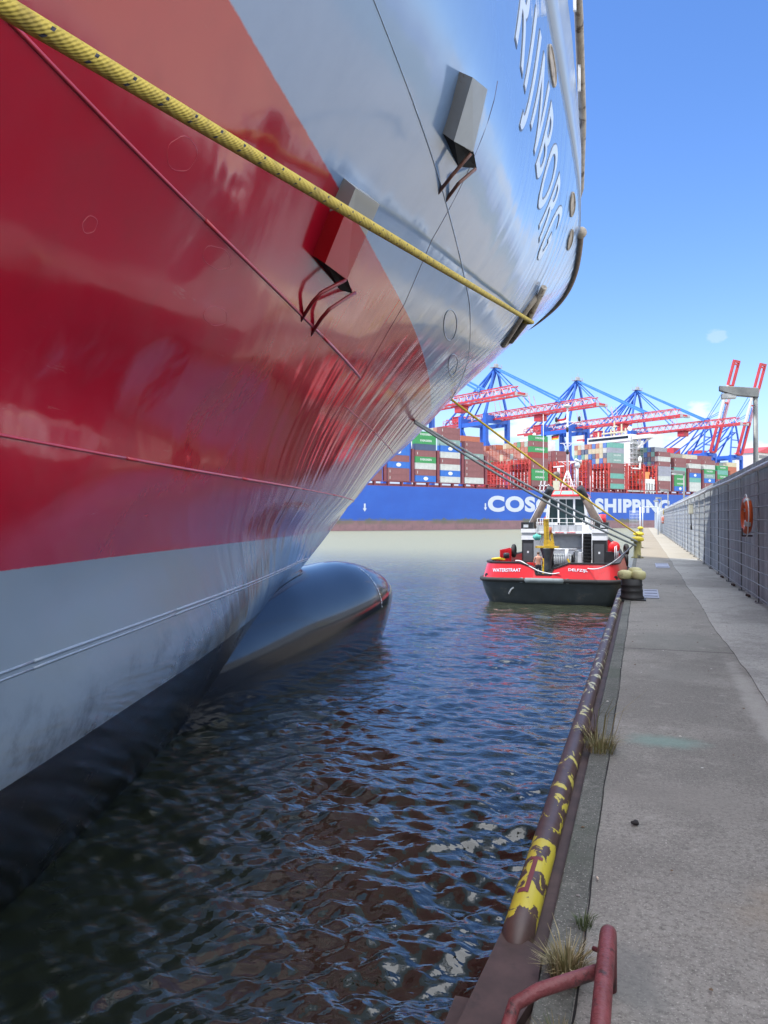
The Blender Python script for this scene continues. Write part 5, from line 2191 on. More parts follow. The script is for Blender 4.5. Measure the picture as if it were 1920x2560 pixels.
def crane_down(t, label, boom_to=-15.0, group='quay cranes with lowered booms'):
    """ship-to-shore crane, boom lowered; local x = t, local y = w measured from the waterside rail at w=62"""
    root = thing('gantry_crane', label, 'crane', S(t, 62, 5.5), S_ROT, group)
    BH = 59.5                                   # boom height above the rail
    lw = 22.0                                   # rail gauge
    for sx in (-9, 9):
        for yy in (0, lw):
            MB().bx(sx - 1.15, sx + 1.15, yy - 1.3, yy + 1.3, 1.5, BH + 3.5).build('leg', M['crane_blue'], root)
    mb = MB()
    for yy in (0, lw):
        mb.bx(-9, 9, yy - 1.05, yy + 1.05, BH - 2.2 + 0.01, BH + 2.4)
        mb.bx(-11, 11, yy - 0.9, yy + 0.9, 0.6, 2.6)
    for sx in (-9, 9):
        mb.bx(sx - 0.9, sx + 0.9, 0, lw, BH - 3.4, BH - 0.9)
        mb.bx(sx - 0.9, sx + 0.9, 0, lw, 16, 18.5)
        mb.beam((sx, 1, 20), (sx, lw - 1, BH - 4), 0.9)
        mb.beam((sx, lw - 1, 2), (sx, 1, 16), 0.8)
    mb.build('portal_beams', M['crane_blue'], root)
    mb = MB()
    A = Vector((0, 0.5, 91))
    for sx in (-9, 9):
        mb.beam(A + Vector((sx * 0.12, 0, 0)), (sx, 0, BH + 3), 1.15)
        mb.beam(A + Vector((sx * 0.12, 0, 0)), (sx, lw, BH + 3), 0.9)
    for sx in (-3.2, 3.2):
        mb.beam(A + Vector((sx * 0.3, 0, 0)), (sx, lw + 22, BH + 1), 0.8)
        mb.beam(A + Vector((sx * 0.3, 0, -1)), (sx, lw + 4, BH + 1), 0.7)
    mb.build('apex_frame', M['crane_blue'], root)
    mb = MB()
    for sx in (-3.4, 3.4):
        mb.beam(A + Vector((sx * 0.35, 0, 0)), (sx, boom_to - 62 + 24, BH + 4.2), 0.75, 1.0)
        mb.beam(A + Vector((sx * 0.35, -0.4, -1.2)), (sx, -28, BH + 4.2), 0.5, 0.6)
    mb.build('forestays', M['crane_sky'], root)
    mb = MB()
    mb.bx(-3.4, 3.4, -1.5, 2.5, 91, 91.4)
    for (x, y) in ((-3.2, -1.3), (3.2, -1.3), (-3.2, 2.3), (3.2, 2.3)):
        mb.bx(x - 0.12, x + 0.12, y - 0.12, y + 0.12, 91.4, 93.2)
    mb.bx(-3.3, 3.3, -1.4, -1.25, 92.3, 92.5)
    mb.bx(-1.2, 1.2, -0.6, 1.2, 91.4, 93.6)
    mb.bx(-0.1, 0.1, 0, 0.2, 93.6, 96.0)
    mb.build('apex_platform', M['crane_grey'], root)
    # trussed boom
    y0, y1 = boom_to - 62, lw + 30
    mb = MB()
    for sx in (-3.4, 3.4):
        mb.bx(sx - 0.45, sx + 0.45, y0, y1, BH - 0.5, BH + 0.5)
        mb.bx(sx * 0.7 - 0.28, sx * 0.7 + 0.28, y0 + 3, y1 - 8, BH + 4.0, BH + 4.5)
    mb.bx(-3.9, 3.9, y0 - 0.6, y0 + 0.6, BH - 0.7, BH + 0.8)
    mb.build('boom_chords', M['crane_red'], root)
    mb = MB()
    yy = y0 + 1.5
    k = 0
    while yy < y1 - 10:
        for sx in (-3.4, 3.4):
            a = (sx, yy, BH + 0.6)
            b = (sx * 0.7, yy + 2.6, BH + 4.0)
            c = (sx, yy + 5.2, BH + 0.6)
            mb.beam(a, b, 0.36)
            mb.beam(b, c, 0.36)
        mb.beam((-2.4, yy + 2.6, BH + 4.3), (2.4, yy + 2.6, BH + 4.3), 0.35)
        mb.beam((-3.4, yy, BH), (3.4, yy, BH), 0.4)
        yy += 5.2
        k += 1
    for yy in (-26, -30, -2):
        for sx in (-2.4, 2.4):
            mb.beam((sx, yy, BH + 4.6), (sx * 0.8, yy + 1.5, BH + 11), 0.28)
    mb.build('boom_lattice', M['crane_pink'], root)
    mb = MB()
    mb.bx(-3.6, 3.6, y0 - 2.4, y0 - 0.62, BH - 1.2, BH - 0.8)
    mb.bx(-3.6, -3.45, y0 - 2.4, y0 - 0.62, BH - 0.8, BH + 0.5)
    mb.bx(3.45, 3.6, y0 - 2.4, y0 - 0.62, BH - 0.8, BH + 0.5)
    mb.build('boom_tip_platform', M['crane_grey'], root)
    mb = MB()
    mb.bx(-3.0, 3.0, lw + 8, lw + 15, BH + 1.0, BH + 5.0)
    mb.bx(-3.4, 3.4, lw + 7.6, lw + 15.4, BH + 5.0, BH + 5.4)
    for yy in np.arange(lw + 5, lw + 24, 3):
        mb.bx(-4.3, -4.1, yy - 0.12, yy + 0.12, BH + 0.5, BH + 3.2)
    mb.bx(-4.32, -4.08, lw + 5, lw + 23, BH + 1.8, BH + 2.0)
    mb.bx(-4.32, -4.08, lw + 5, lw + 23, BH + 3.2, BH + 3.4)
    mb.build('machine_house', M['crane_red'], root)
    mb = MB()
    mb.bx(-2.6, 2.6, -38, -33, BH - 4.4, BH - 1.3)
    mb.bx(-3.2, 3.2, -40, -32, BH - 1.2, BH - 0.65)
    mb.build('trolley_cab', M['crane_red'], root)
    mb = MB()
    for i in range(8):
        z = 4 + i * 7
        mb.bx(10.3, 12.0, lw - 1.5, lw + 1.5, z, z + 0.3)
        mb.beam((11.2, lw - 1.2, z + 0.3), (11.2, lw + 1.2, z + 7), 0.35)
    mb.build('stairway', M['crane_grey'], root)
    return root


def crane_up(t, label, tip_w, tip_z, group='quay cranes with raised booms'):
    root = thing('gantry_crane', label, 'crane', S(t, 62, 5.5), S_ROT, group)
    BH, lw = 50.5, 20.0
    for sx in (-8, 8):
        for yy in (0, lw):
            MB().bx(sx - 1.0, sx + 1.0, yy - 1.1, yy + 1.1, 1.5, BH).build('leg', M['crane_blue'], root)
    for yy in (0, lw):
        MB().bx(-10, 10, yy - 0.8, yy + 0.8, 0.6, 2.6).build('sill_beam', M['crane_blue'], root)
    mb = MB()
    for yy in (0, lw):
        mb.bx(-8.7, 8.7, yy - 1.0, yy + 1.0, BH - 3, BH + 0.5)
    for sx in (-8, 8):
        mb.bx(sx - 0.8, sx + 0.8, 0, lw, BH - 2.5, BH - 0.4)
        mb.beam((sx, 1, 18), (sx, lw - 1, BH - 3), 0.8)
    mb.build('portal_beams', M['crane_blue'], root)
    A = Vector((0, 1.5, 77.5))
    mb = MB()
    for sx in (-8, 8):
        mb.beam(A + Vector((sx * 0.25, 0, 0)), (sx, 0, BH), 1.0)
        mb.beam(A + Vector((sx * 0.25, 0, 0)), (sx * 0.9, lw, BH), 0.9)
        mb.beam(A + Vector((sx * 0.25, 0, 0)), (sx * 0.5, lw + 28, BH + 1), 0.8)
        mb.beam(A + Vector((sx * 0.2, 0, -8)), (sx * 0.9, lw + 8, BH), 0.7)
    mb.bx(-2.6, 2.6, 0.6, 2.4, 76.4, 78.0)
    for z in (57, 63, 69):
        s = 8 - (z - BH) / 27 * 6
        mb.bx(-s, s, 0.4, 1.2, z, z + 0.7)
    mb.build('apex_frame', M['crane_blue'], root)
    P0 = Vector((0, -3.0, BH + 1.0))
    P1 = Vector((0, tip_w - 62, tip_z - 5.5))
    d = (P1 - P0).normalized()
    up = Vector((1, 0, 0)).cross(d)
    for sx in (-3.3, 3.3):
        o = Vector((sx, 0, 0))
        L = (P1 - P0).length
        MB().beam(P0 + o, P0 + o + d * L * 0.36, 1.5, 1.7, up).build('boom_girder', M['crane_red'], root)
        MB().beam(P0 + o + d * L * 0.74, P1 + o, 1.5, 1.7, up).build('boom_girder', M['crane_red'], root)
        MB().beam(P0 + o + d * L * 0.36, P0 + o + d * L * 0.74, 1.45, 1.65, up).build('boom_girder', M['crane_pink'] if sx > 0 else M['crane_white'], root)
    mb = MB()
    for k in (0.0, 0.36, 0.55, 0.74, 0.97):
        q = P0 + d * ((P1 - P0).length * k)
        mb.beam(q + Vector((-3.3, 0, 0)), q + Vector((3.3, 0, 0)), 1.3, 1.3, up)
    mb.beam(P1 + Vector((-4, 0, 0)), P1 + Vector((4, 0, 0)), 2.0, 1.6, up)
    mb.build('cross_ties', M['crane_red'], root)
    mb = MB()
    for sx in (-2.6, 2.6):
        for k in (0.45, 0.75):
            mb.beam(A + Vector((sx * 0.4, 0, 0)), P0 + Vector((sx, 0, 0)) + d * ((P1 - P0).length * k) - up * 1.0, 0.35)
        mb.beam(P0 + Vector((sx, 0.8, 0)), P0 + Vector((sx * 0.6, 0.8, 0)) + d * 38, 0.5)
    mb.build('forestays', M['crane_sky'], root)
    MB().bx(-4.6, 4.6, lw + 8, lw + 20, BH + 0.6, BH + 6.5).build('machine_house', M['crane_red'], root)
    MB().bx(-3.6, 3.6, -2.5, lw + 28, BH - 1.6, BH + 0.4).build('girder', M['crane_blue'], root)
    return root


crane_down(60.0, 'blue harbour crane with red boom, its apex hidden behind the ship bow')
crane_down(119.5, 'blue harbour crane with the highest visible peak and a lowered red boom, beside the bow')
crane_down(193.8, 'blue harbour crane with lowered red boom, its peak right above the tugboat mast')
crane_down(257.7, 'blue harbour crane with lowered red boom reaching the raised booms, right of the white bridge')
crane_up(347.0, 'crane with red twin girder boom raised steeply, left of the lamp head pole', 39.4, 124.0)
crane_up(385.0, 'crane with red twin girder boom raised steeply, crossing the street lamp pole', 39.4, 126.0)
# low terminal buildings with red roofs
for (t, w, sx, sy, h, lab) in ((318, 95, 26, 16, 46, 'red machine house roof showing above the stacks, right of the white bridge wing'), (470, 90, 40, 20, 58, 'pale terminal building with red roof at the wall lamp')):
    r = thing('terminal_building', lab, 'building', S(t, w, 5.5), S_ROT)
    MB().bx(-sx / 2, sx / 2, -sy / 2, sy / 2, 0, h).build('walls', M['crane_white'], r)
    mb = MB()
    mb.prism([(-sx / 2 - 1, -sy / 2 - 1, h), (sx / 2 + 1, -sy / 2 - 1, h), (0, -sy / 2 - 1, h + 6)], (0, 0, 0), (0, sy + 2, 0))
    mb.build('roof', M['crane_red'], r)
    MB().bx(-sx * 0.4, sx * 0.4, -sy / 2 - 0.1, -sy / 2 - 0.03, h - 5, h - 2).build('windows', M['glass'], r)

# ------------------------------------------------------------------ the tugboat
TX, TY = -5.2, 45.7
TUG = thing('tugboat', 'red and black tugboat seen from its stern, moored between the big bow and the quay', 'tugboat', (TX, TY, 0))
M['tug_red'] = paint('tug_red', (0.62, 0.022, 0.03), 0.32, var=0.12, scale=0.8, coat=0.3, dirt=(0.30, 0.05, 0.04), dirt_amt=0.08, dirt_scale=1.5)
M['tug_hull'] = paint('tug_hull_black', (0.030, 0.040, 0.046), 0.42, var=0.3, scale=1.0, dirt=(0.09, 0.085, 0.075), dirt_amt=0.12, dirt_scale=1.0)
M['deckred'] = paint('deck_dark', (0.06, 0.05, 0.05), 0.7)
PLAN = [(0.05, 0.0), (0.0, 1.6), (0.03, 3.1), (0.20, 3.75), (0.7, 4.08), (1.6, 4.18), (6, 4.2), (13, 4.2), (17, 3.75), (20, 2.95), (22.3, 1.7), (23.6, 0.6), (23.9, 0.0)]
plan = catmull(PLAN, 6)
half = [(float(h), float(y)) for (y, h) in plan]
loop = half + [(-h, y) for (h, y) in half[::-1][1:-1]]
nL = len(loop)


def shrink(p, k, dy=0.0):
    h, y = p
    return (h * k, 12 + (y - 12) * (1 - dy))


mb = MB()
mb.smooth = True
vs, fs = [], []
levels = [(-1.2, 0.72, 0.08), (-0.3, 0.86, 0.045), (0.0, 0.90, 0.032), (0.5, 0.95, 0.016), (1.0, 0.985, 0.004), (1.32, 1.0, 0.0)]
for (z, k, dy) in levels:
    vs += [(*shrink(p, k, dy), z) for p in loop]
for j in range(len(levels) - 1):
    for i in range(nL):
        i2 = (i + 1) % nL
        fs.append((j * nL + i, j * nL + i2, (j + 1) * nL + i2, (j + 1) * nL + i))
fs.append(list(range(nL)))
mb.add(vs, fs)
mb.build('hull', M['tug_hull'], TUG)
mb = MB()
mb.add([(*shrink(p, 0.97, 0.01), 1.22) for p in loop], [tuple(range(nL))])
mb.build('deck', M['deckred'], TUG)
# fender all round with the grey pad across the stern
MB().tube([(p[0], p[1], 1.40) for p in loop], 0.13, 10, closed=True).build('fender', M['rubber'], TUG)
pad = [(h * s, y - 0.06, 1.40) for s, seq in ((-1, [p for p in half if p[0] < 1.85][::-1]), (1, [p for p in half if 0.01 < p[0] < 1.15])) for (h, y) in seq]
MB().tube(pad, 0.155, 12).build('stern_pad', paint('worn_grey_rubber', (0.16, 0.19, 0.20), 0.6, var=0.2), TUG)


# bulwark
def bul_top(x, y):
    if y < 1.0:
        for a, b in (((-1.84, 2.40), (-0.84, 2.08)), ((0.20, 2.06), (1.12, 2.36))):
            if a[0] <= x <= b[0]:
                return a[1] + (b[1] - a[1]) * (x - a[0]) / (b[0] - a[0])
        if -0.84 < x < 0.20:
            return 1.72
        return 2.40
    if y < 15:
        return 2.40
    return 2.40 + 1.2 * min(1, (y - 15) / 5.5)


dense = []
for i in range(nL):
    a, b = loop[i], loop[(i + 1) % nL]
    n = max(1, int(math.hypot(b[0] - a[0], b[1] - a[1]) / 0.12)) if min(a[1], b[1]) < 1.0 else 2
    for k in range(n):
        t = k / n
        dense.append((a[0] + (b[0] - a[0]) * t, a[1] + (b[1] - a[1]) * t))
mb, cap = MB(), MB()
vs, fs, cs, cf = [], [], [], []
for i, p in enumerate(dense):
    zt = bul_top(p[0], p[1])
    k0, k1 = 0.985, 0.985 - 0.055 * (zt - 1.4)
    d1 = 0.008 + 0.022 * (zt - 1.4)
    a = shrink(p, k0, 0.005)
    b = shrink(p, k1, d1)
    c = shrink(p, k1 - 0.035, d1 + 0.012)
    d = shrink(p, k0 - 0.035, 0.017)
    vs += [(*a, 1.42), (*b, zt), (*c, zt), (*d, 1.2)]
    cs += [(*shrink(p, k1 + 0.012, d1 - 0.004), zt - 0.02), (*shrink(p, k1 + 0.012, d1 - 0.004), zt + 0.06), (*shrink(p, k1 - 0.05, d1 + 0.016), zt + 0.06), (*shrink(p, k1 - 0.05, d1 + 0.016), zt - 0.02)]
n = len(dense)
for i in range(n):
    o, o2 = 4 * i, 4 * ((i + 1) % n)
    for k in range(4):
        q = (o + k, o2 + k, o2 + (k + 1) % 4, o + (k + 1) % 4)
        fs.append(q)
        cf.append(q)
mb.add(vs, fs)
mb.build('bulwark', M['tug_red'], TUG)
cap.add(cs, cf)
cap.build('bulwark_cap', M['rubber'], TUG)
MB().bx(-0.80, 0.16, 0.42, 0.50, 1.44, 1.74).build('stern_gate', M['black'], TUG)


# the two names on the stern
def stern_text(s, x0, x1, z0, z1, slope):
    v, f = text_geo(s, bold=0.02, space=1.05, res=4)
    out = []
    for (a, c, e) in v:
        x = x0 + (x1 - x0) * a
        z = z0 + (z1 - z0) * c + slope * (a - 0.5)
        y = float(np.interp(abs(x) / (0.985 - 0.055 * (z - 1.4)), [h for (h, yy) in half if yy < 2], [yy for (h, yy) in half if yy < 2]))
        out.append((x, shrink((0, y), 1, 0.006 + 0.022 * (z - 1.4))[1] - 0.025, z))
    MB().add(out, f).build('name_lettering', M['letter'], TUG)


stern_text('WATERSTRAAT', -3.35, -1.66, 1.86, 2.07, 0.05)
stern_text('DELFZIJL', 1.10, 2.20, 1.92, 2.12, -0.04)
for sx in (-1, 1):
    MB().tube([(sx * 3.72, 0.42, 1.62), (sx * 3.74, 0.38, 1.62)], 0.13, 10).build('stern_fairlead', M['black'], TUG)
MB().tube([(-2.35, 0.1, 0.55), (-2.2, 0.06, 0.85), (-2.05, 0.05, 0.95)], 0.05, 6).build('paint_patch', M['lightgrey'], TUG)

# exhaust casings with funnels leaning inboard
for sx in (-1, 1):
    x0, x1 = (1.93, 2.85) if sx > 0 else (-2.89, -2.02)
    c = MB().bx(x0, x1, 9, 11.5, 1.22, 3.55).build('casing', M['black'], TUG, bevel=0.03)
    MB().bx(x0 - 0.03, x1 + 0.03, 8.97, 11.53, 3.554, 3.84).build('casing_band', M['white'], c)
    MB().bx(x0, x1, 9, 11.5, 3.844, 4.05).build('casing_band', M['grey'], c)
    MB().bx(x0 - 0.05, x1 + 0.05, 8.95, 11.55, 4.054, 4.32).build('casing_top', M['white'], c)
    MB().bx((x0 + x1) / 2 - 0.06, (x0 + x1) / 2 + 0.06, 8.96, 8.99, 2.62, 2.76).build('sign_plate', M['white'], c)
    mb = MB().bx((x0 + x1) / 2 - 0.33, (x0 + x1) / 2 + 0.33, 8.975, 8.995, 2.0, 3.3)
    mb.build('casing_door', paint('casing_door_grey', (0.07, 0.075, 0.08), 0.5), c)
    mb = MB()
    pts = [(sx * 2.35, 10.2, 4.3), (sx * 2.2, 10.2, 4.75), (sx * 1.10, 10.2, 7.05), (sx * 0.98, 10.1, 7.25)]
    f = MB().tube(pts[:3], [0.30, 0.27, 0.25], 14).build('funnel', paint('sooty_brown', (0.10, 0.072, 0.055), 0.6, var=0.35, scale=3), TUG)
    e = Vector(pts[2]) - Vector(pts[1])
    MB().tube([Vector(pts[1]) + e * 0.74, Vector(pts[2]), Vector(pts[3])], [0.275, 0.28, 0.26], 14).build('funnel_tip', M['black'], f)
    MB().tube([(sx * 2.75, 10.5, 4.4), (sx * 1.35, 10.4, 7.0)], 0.05, 6).build('funnel_stay', M['white'], f)
    mb = MB().bx(sx * 2.55 - 0.42, sx * 2.55 + 0.42, 9.2, 11.3, 4.324, 4.78)
    mb.build('funnel_base', M['black'], f)
    MB().bx(sx * 2.62 - 0.16, sx * 2.62 + 0.16, 9.05, 9.19, 4.42, 4.62).build('flood_light', M['lightgrey'], f)

# deckhouse and wheelhouse
MB().bx(-1.9, 1.9, 10.4, 17.5, 1.22, 3.98).build('deckhouse', M['white'], TUG)
s = MB().bx(-0.80, 1.18, 10.30, 10.39, 2.95, 3.85).build('shutter', M['grey'], TUG)
mb = MB()
for i in range(9):
    mb.bx(-0.78, 1.16, 10.285, 10.305, 2.99 + i * 0.095, 3.04 + i * 0.095)
mb.build('shutter_slats', M['grey'], s)
MB().bx(-2.0, 2.0, 9.7, 17.6, 3.985, 4.10).build('upper_deck', M['white'], TUG)
MB().bx(-1.9, 1.25, 9.78, 9.82, 4.12, 4.60).build('rail_panel', M['lightgrey'], TUG)
mb = MB()
for x in np.arange(-1.9, 1.3, 0.52):
    mb.rod((x, 9.74, 4.1), (x, 9.74, 5.05), 0.018, 5)
for z in (4.75, 5.05):
    mb.rod((-1.9, 9.74, z), (1.22, 9.74, z), 0.018, 5)
mb.build('railing', M['white'], TUG)
for (x, z) in ((-0.35, 4.03), (0.45, 4.03)):
    MB().bx(x - 0.3, x + 0.3, 9.66, 9.70, z, z + 0.045).build('deck_light', M['red'], TUG)
WH = thing('wheelhouse', None, None)
WH.parent = TUG
prof = [(-1.38, 4.1), (-1.38, 5.0), (-1.24, 6.62), (1.24, 6.62), (1.38, 5.0), (1.38, 4.1)]
# frame: aft wall in pieces round the openings, solid sides forward
mb = MB()
yb = 11.5
for (xa, xb, ta, tb) in ((-1.40, -1.30, -1.28, -1.16), (-0.66, -0.55, -0.66, -0.55), (0.45, 0.58, 0.45, 0.58), (1.30, 1.40, 1.16, 1.28)):
    mb.prism([(xa, yb, 4.6), (xb, yb, 4.6), (tb, yb, 6.6), (ta, yb, 6.6)], (0, 0, 0), (0, 0.12, 0))
mb.bx(-1.4, -0.56, yb, yb + 0.12, 4.1, 4.75)
mb.bx(0.46, 1.4, yb, yb + 0.12, 4.1, 4.75)
mb.bx(-1.30, 1.30, yb - 0.02, yb + 0.14, 6.45, 6.68)
mb.bx(-1.40, 1.40, yb + 4.2, yb + 4.3, 4.1, 5.2)
for sx in (-1, 1):
    mb.bx(sx * 1.39 - 0.03, sx * 1.39 + 0.03, yb + 0.12, yb + 4.2, 4.1, 5.1)
    for k in range(3):
        y = yb + 0.2 + 2.0 * k
        mb.prism([(sx * 1.40, y, 5.1), (sx * 1.40, y + 0.14, 5.1), (sx * 1.26, y + 0.14, 6.5), (sx * 1.26, y, 6.5)], (0, 0, 0), (-sx * 0.06, 0, 0))
mb.bx(-1.28, 1.28, yb + 0.15, yb + 4.3, 6.52, 6.62)
mb.build('frame', M['white'], WH)
M['clear'] = paint('tinted_glass', (0.025, 0.05, 0.055), 0.06, var=0.02, spec=0.8)
for (xa, xb) in ((-1.27, -0.67), (0.59, 1.27)):
    MB().bx(xa, xb, yb + 0.05, yb + 0.07, 4.75, 6.45).build('window', M['clear'], WH)
d = MB().bx(-0.54, 0.44, yb + 0.04, yb + 0.06, 4.14, 6.45).build('door', M['clear'], WH)
MB().bx(-0.07, -0.03, yb + 0.01, yb + 0.035, 4.14, 6.45).build('door_frame', M['lightgrey'], d)
for sx in (-1, 1):
    MB().add([(sx * 1.385, yb + 0.3, 5.1), (sx * 1.385, yb + 4.1, 5.1), (sx * 1.25, yb + 4.1, 6.5), (sx * 1.25, yb + 0.3, 6.5)], [(0, 1, 2, 3)]).build('side_window', M['clear'], WH)
# red roof band with sloping skylights
mb = MB()
mb.prism([(-1.42, yb - 0.15, 6.66), (1.42, yb - 0.15, 6.66), (1.42, yb - 0.15, 6.74), (1.12, yb + 0.25, 7.1), (-1.12, yb + 0.25, 7.1), (-1.42, yb - 0.15, 6.74)][0:3] + [(-1.42, yb - 0.15, 6.74)], (0, 0, 0), (0, 4.7, 0))
v = [(-1.42, yb - 0.15, 6.744), (1.42, yb - 0.15, 6.744), (1.42, yb + 4.5, 6.744), (-1.42, yb + 4.5, 6.744), (-1.08, yb + 0.3, 7.1), (1.08, yb + 0.3, 7.1), (1.08, yb + 4.0, 7.1), (-1.08, yb + 4.0, 7.1)]
mb.add(v, [(0, 1, 5, 4), (1, 2, 6, 5), (2, 3, 7, 6), (3, 0, 4, 7), (4, 5, 6, 7)])
rf = mb.build('roof', M['tug_red'], WH)
M['sky_glass'] = paint('pale_skylight', (0.20, 0.36, 0.36), 0.1, var=0.05)
for (xa, xb) in ((-1.02, -0.5), (-0.42, 0.42), (0.5, 1.02)):
    a0 = Vector((xa, yb - 0.07, 6.80)); a1 = Vector((xb, yb - 0.07, 6.80))
    b0 = Vector((xa * 0.86, yb + 0.23, 7.06)); b1 = Vector((xb * 0.86, yb + 0.23, 7.06))
    nrm = Vector((0, -0.62, 0.78)) * 0.012
    MB().add([a0 + nrm, a1 + nrm, b1 + nrm, b0 + nrm], [(0, 1, 2, 3)]).build('skylight', M['sky_glass'], rf)
mb = MB().bx(-0.32, 0.25, yb + 1.2, yb + 1.4, 5.0, 5.9)
mb.build('pilot_chair', M['black'], WH, bevel=0.05)

# external stair at starboard
mb = MB()
for i in range(11):
    mb.bx(1.28, 1.86, 9.0 + i * 0.05, 9.28 + i * 0.05, 1.42 + i * 0.235, 1.47 + i * 0.235)
mb.bx(1.26, 1.88, 9.75, 9.80, 1.22, 4.1)
mb.build('stair_treads', M['black'], TUG)
for x in (1.25, 1.89):
    MB().beam((x, 9.0, 1.25), (x, 9.6, 4.0), 0.05, 0.16).rod((x, 8.95, 2.2), (x, 9.5, 4.95), 0.02, 6).build('stair_stringer', M['white'], TUG)

# masts, aerials, lamps
mb = MB()
for (x, y) in ((-0.65, 13.3), (0.42, 13.3), (-0.12, 14.8)):
    mb.tube([(x, y, 7.05), (-0.16, 13.9, 8.75)], 0.055, 8)
for z in (7.5, 8.1):
    k = (z - 7.05) / 1.7
    mb.rod((-0.65 + 0.49 * k, 13.3 + 0.5 * k, z), (0.42 - 0.58 * k, 13.3 + 0.5 * k, z), 0.03, 6)
ms = mb.build('mast_legs', M['white'], TUG)
mb = MB()
mb.tube([(-0.16, 13.9, 8.6), (-0.16, 13.9, 13.5)], [0.10, 0.06], 10)
mb.build('mast', M['white'], TUG)
mb = MB()
mb.lathe([(0.05, 13.4), (0.26, 13.5), (0.28, 13.62), (0.05, 13.7)], (-0.16, 13.9, 0), 12)
mb.build('mast_dome', M['lightgrey'], TUG)
for (z, w) in ((9.35, 0.75), (10.75, 0.6), (12.35, 1.0)):
    mb = MB().beam((-0.16 - w * 0.9, 13.85, z), (-0.16 + w, 13.85, z), 0.06, 0.05)
    mb.rod((-0.16 - w * 0.6, 13.85, z), (-0.16, 13.85, z - 0.35), 0.022, 6)
    mb.rod((-0.16 + w * 0.6, 13.85, z), (-0.16, 13.85, z - 0.35), 0.022, 6)
    mb.build('yard', M['white'], TUG)
for (x, z) in ((-0.98, 12.38), (0.72, 12.38), (-0.16, 11.6), (-0.16, 9.9)):
    MB().lathe([(0.05, z), (0.10, z + 0.05), (0.10, z + 0.30), (0.04, z + 0.38)], (x, 13.8, 0), 10).build('mast_light', M['black'], TUG)
MB().tube([(-1.85, 13, 6.9), (-1.86, 13, 12.9)], [0.03, 0.018], 6).build('whip_aerial', M['white'], TUG)
MB().tube([(1.55, 13, 6.7), (1.55, 13, 8.2)], 0.018, 6).build('whip_aerial', M['white'], TUG)
mb = MB().beam((-1.15, 13.2, 8.92), (-0.35, 13.2, 8.98), 0.1, 0.10)
mb.lathe([(0.10, 8.4), (0.09, 8.85)], (-0.75, 13.2, 0), 8)
mb.build('radar', M['white'], TUG)
mb = MB().beam((0.1, 13.2, 9.2), (0.95, 13.2, 9.38), 0.1, 0.10)
mb.lathe([(0.07, 7.1), (0.06, 9.25)], (0.55, 13.3, 0), 8)
mb.build('radar', M['white'], TUG)
sl = MB().sphere((-0.81, 12.0, 8.25), 0.27, 12).build('search_light', paint('lamp_bronze', (0.10, 0.085, 0.06), 0.4), TUG)
MB().bx(-1.02, -0.60, 11.8, 12.2, 7.12, 7.82).build('lamp_box', paint('cream_box', (0.60, 0.58, 0.42), 0.5), TUG)
MB().tube([(-0.81, 12, 7.8), (-0.81, 12, 8.05)], 0.05, 8).build('lamp_stand', M['white'], TUG)
mb = MB()
mb.tube([(0.72, 12, 7.1), (0.72, 12, 9.1)], 0.085, 10)
mb.tube([(0.55, 11.9, 9.35), (0.98, 12.1, 9.15)], 0.10, 8)
mb.lathe([(0.16, 8.75), (0.20, 8.95), (0.12, 9.15)], (0.72, 12, 0), 10)
mb.build('fire_monitor', M['lightgrey'], TUG)
mb = MB()
for (a, b) in (((-2.05, 7.05), (-1.92, 7.85)), ((-1.78, 7.05), (-1.64, 7.85)), ((-1.5, 7.05), (-1.38, 7.6))):
    mb.beam((a[0], 12.2, a[1]), (b[0], 12.2, b[1]), 0.07)
for z in (7.1, 7.5):
    mb.beam((-2.1, 12.2, z), (-1.3, 12.2, z), 0.07)
mb.build('light_frame', M['white'], TUG)
mb = MB()
for x in np.arange(-1.0, 1.2, 0.4):
    mb.rod((x, 12.4, 7.1), (x, 12.4, 7.75), 0.02, 5)
for z in (7.42, 7.75):
    mb.rod((-1.0, 12.4, z), (1.0, 12.4, z), 0.02, 5)
mb.build('roof_rail', M['white'], TUG)
# two flags: red white blue ensign and a black red gold pennant
for (x, z, w, h, cols, nm) in ((-1.05, 12.05, 0.85, 0.5, [(0.5, 0.02, 0.03), (0.75, 0.75, 0.75), (0.03, 0.06, 0.3)], 'ensign'), (-1.35, 11.0, 0.55, 0.36, [(0.02, 0.02, 0.02), (0.5, 0.02, 0.02), (0.75, 0.5, 0.03)], 'courtesy_flag')):
    mb = MB()
    mats = [paint('flag_cloth', c, 0.8, var=0.05) for c in cols]
    for k in range(3):
        mb.mat = k
        n = 8
        vs = []
        for i in range(n + 1):
            t = i / n
            for zz in (z + h - h * k / 3, z + h - h * (k + 1) / 3):
                vs.append((x + w * t, 13.85 + 0.06 * math.sin(t * 7), zz + 0.25 * w * t * t + 0.03 * math.sin(t * 6)))
        mb.add(vs, [(2 * i, 2 * i + 1, 2 * i + 3, 2 * i + 2) for i in range(n)])
    o = mb.build(nm, mats, TUG)

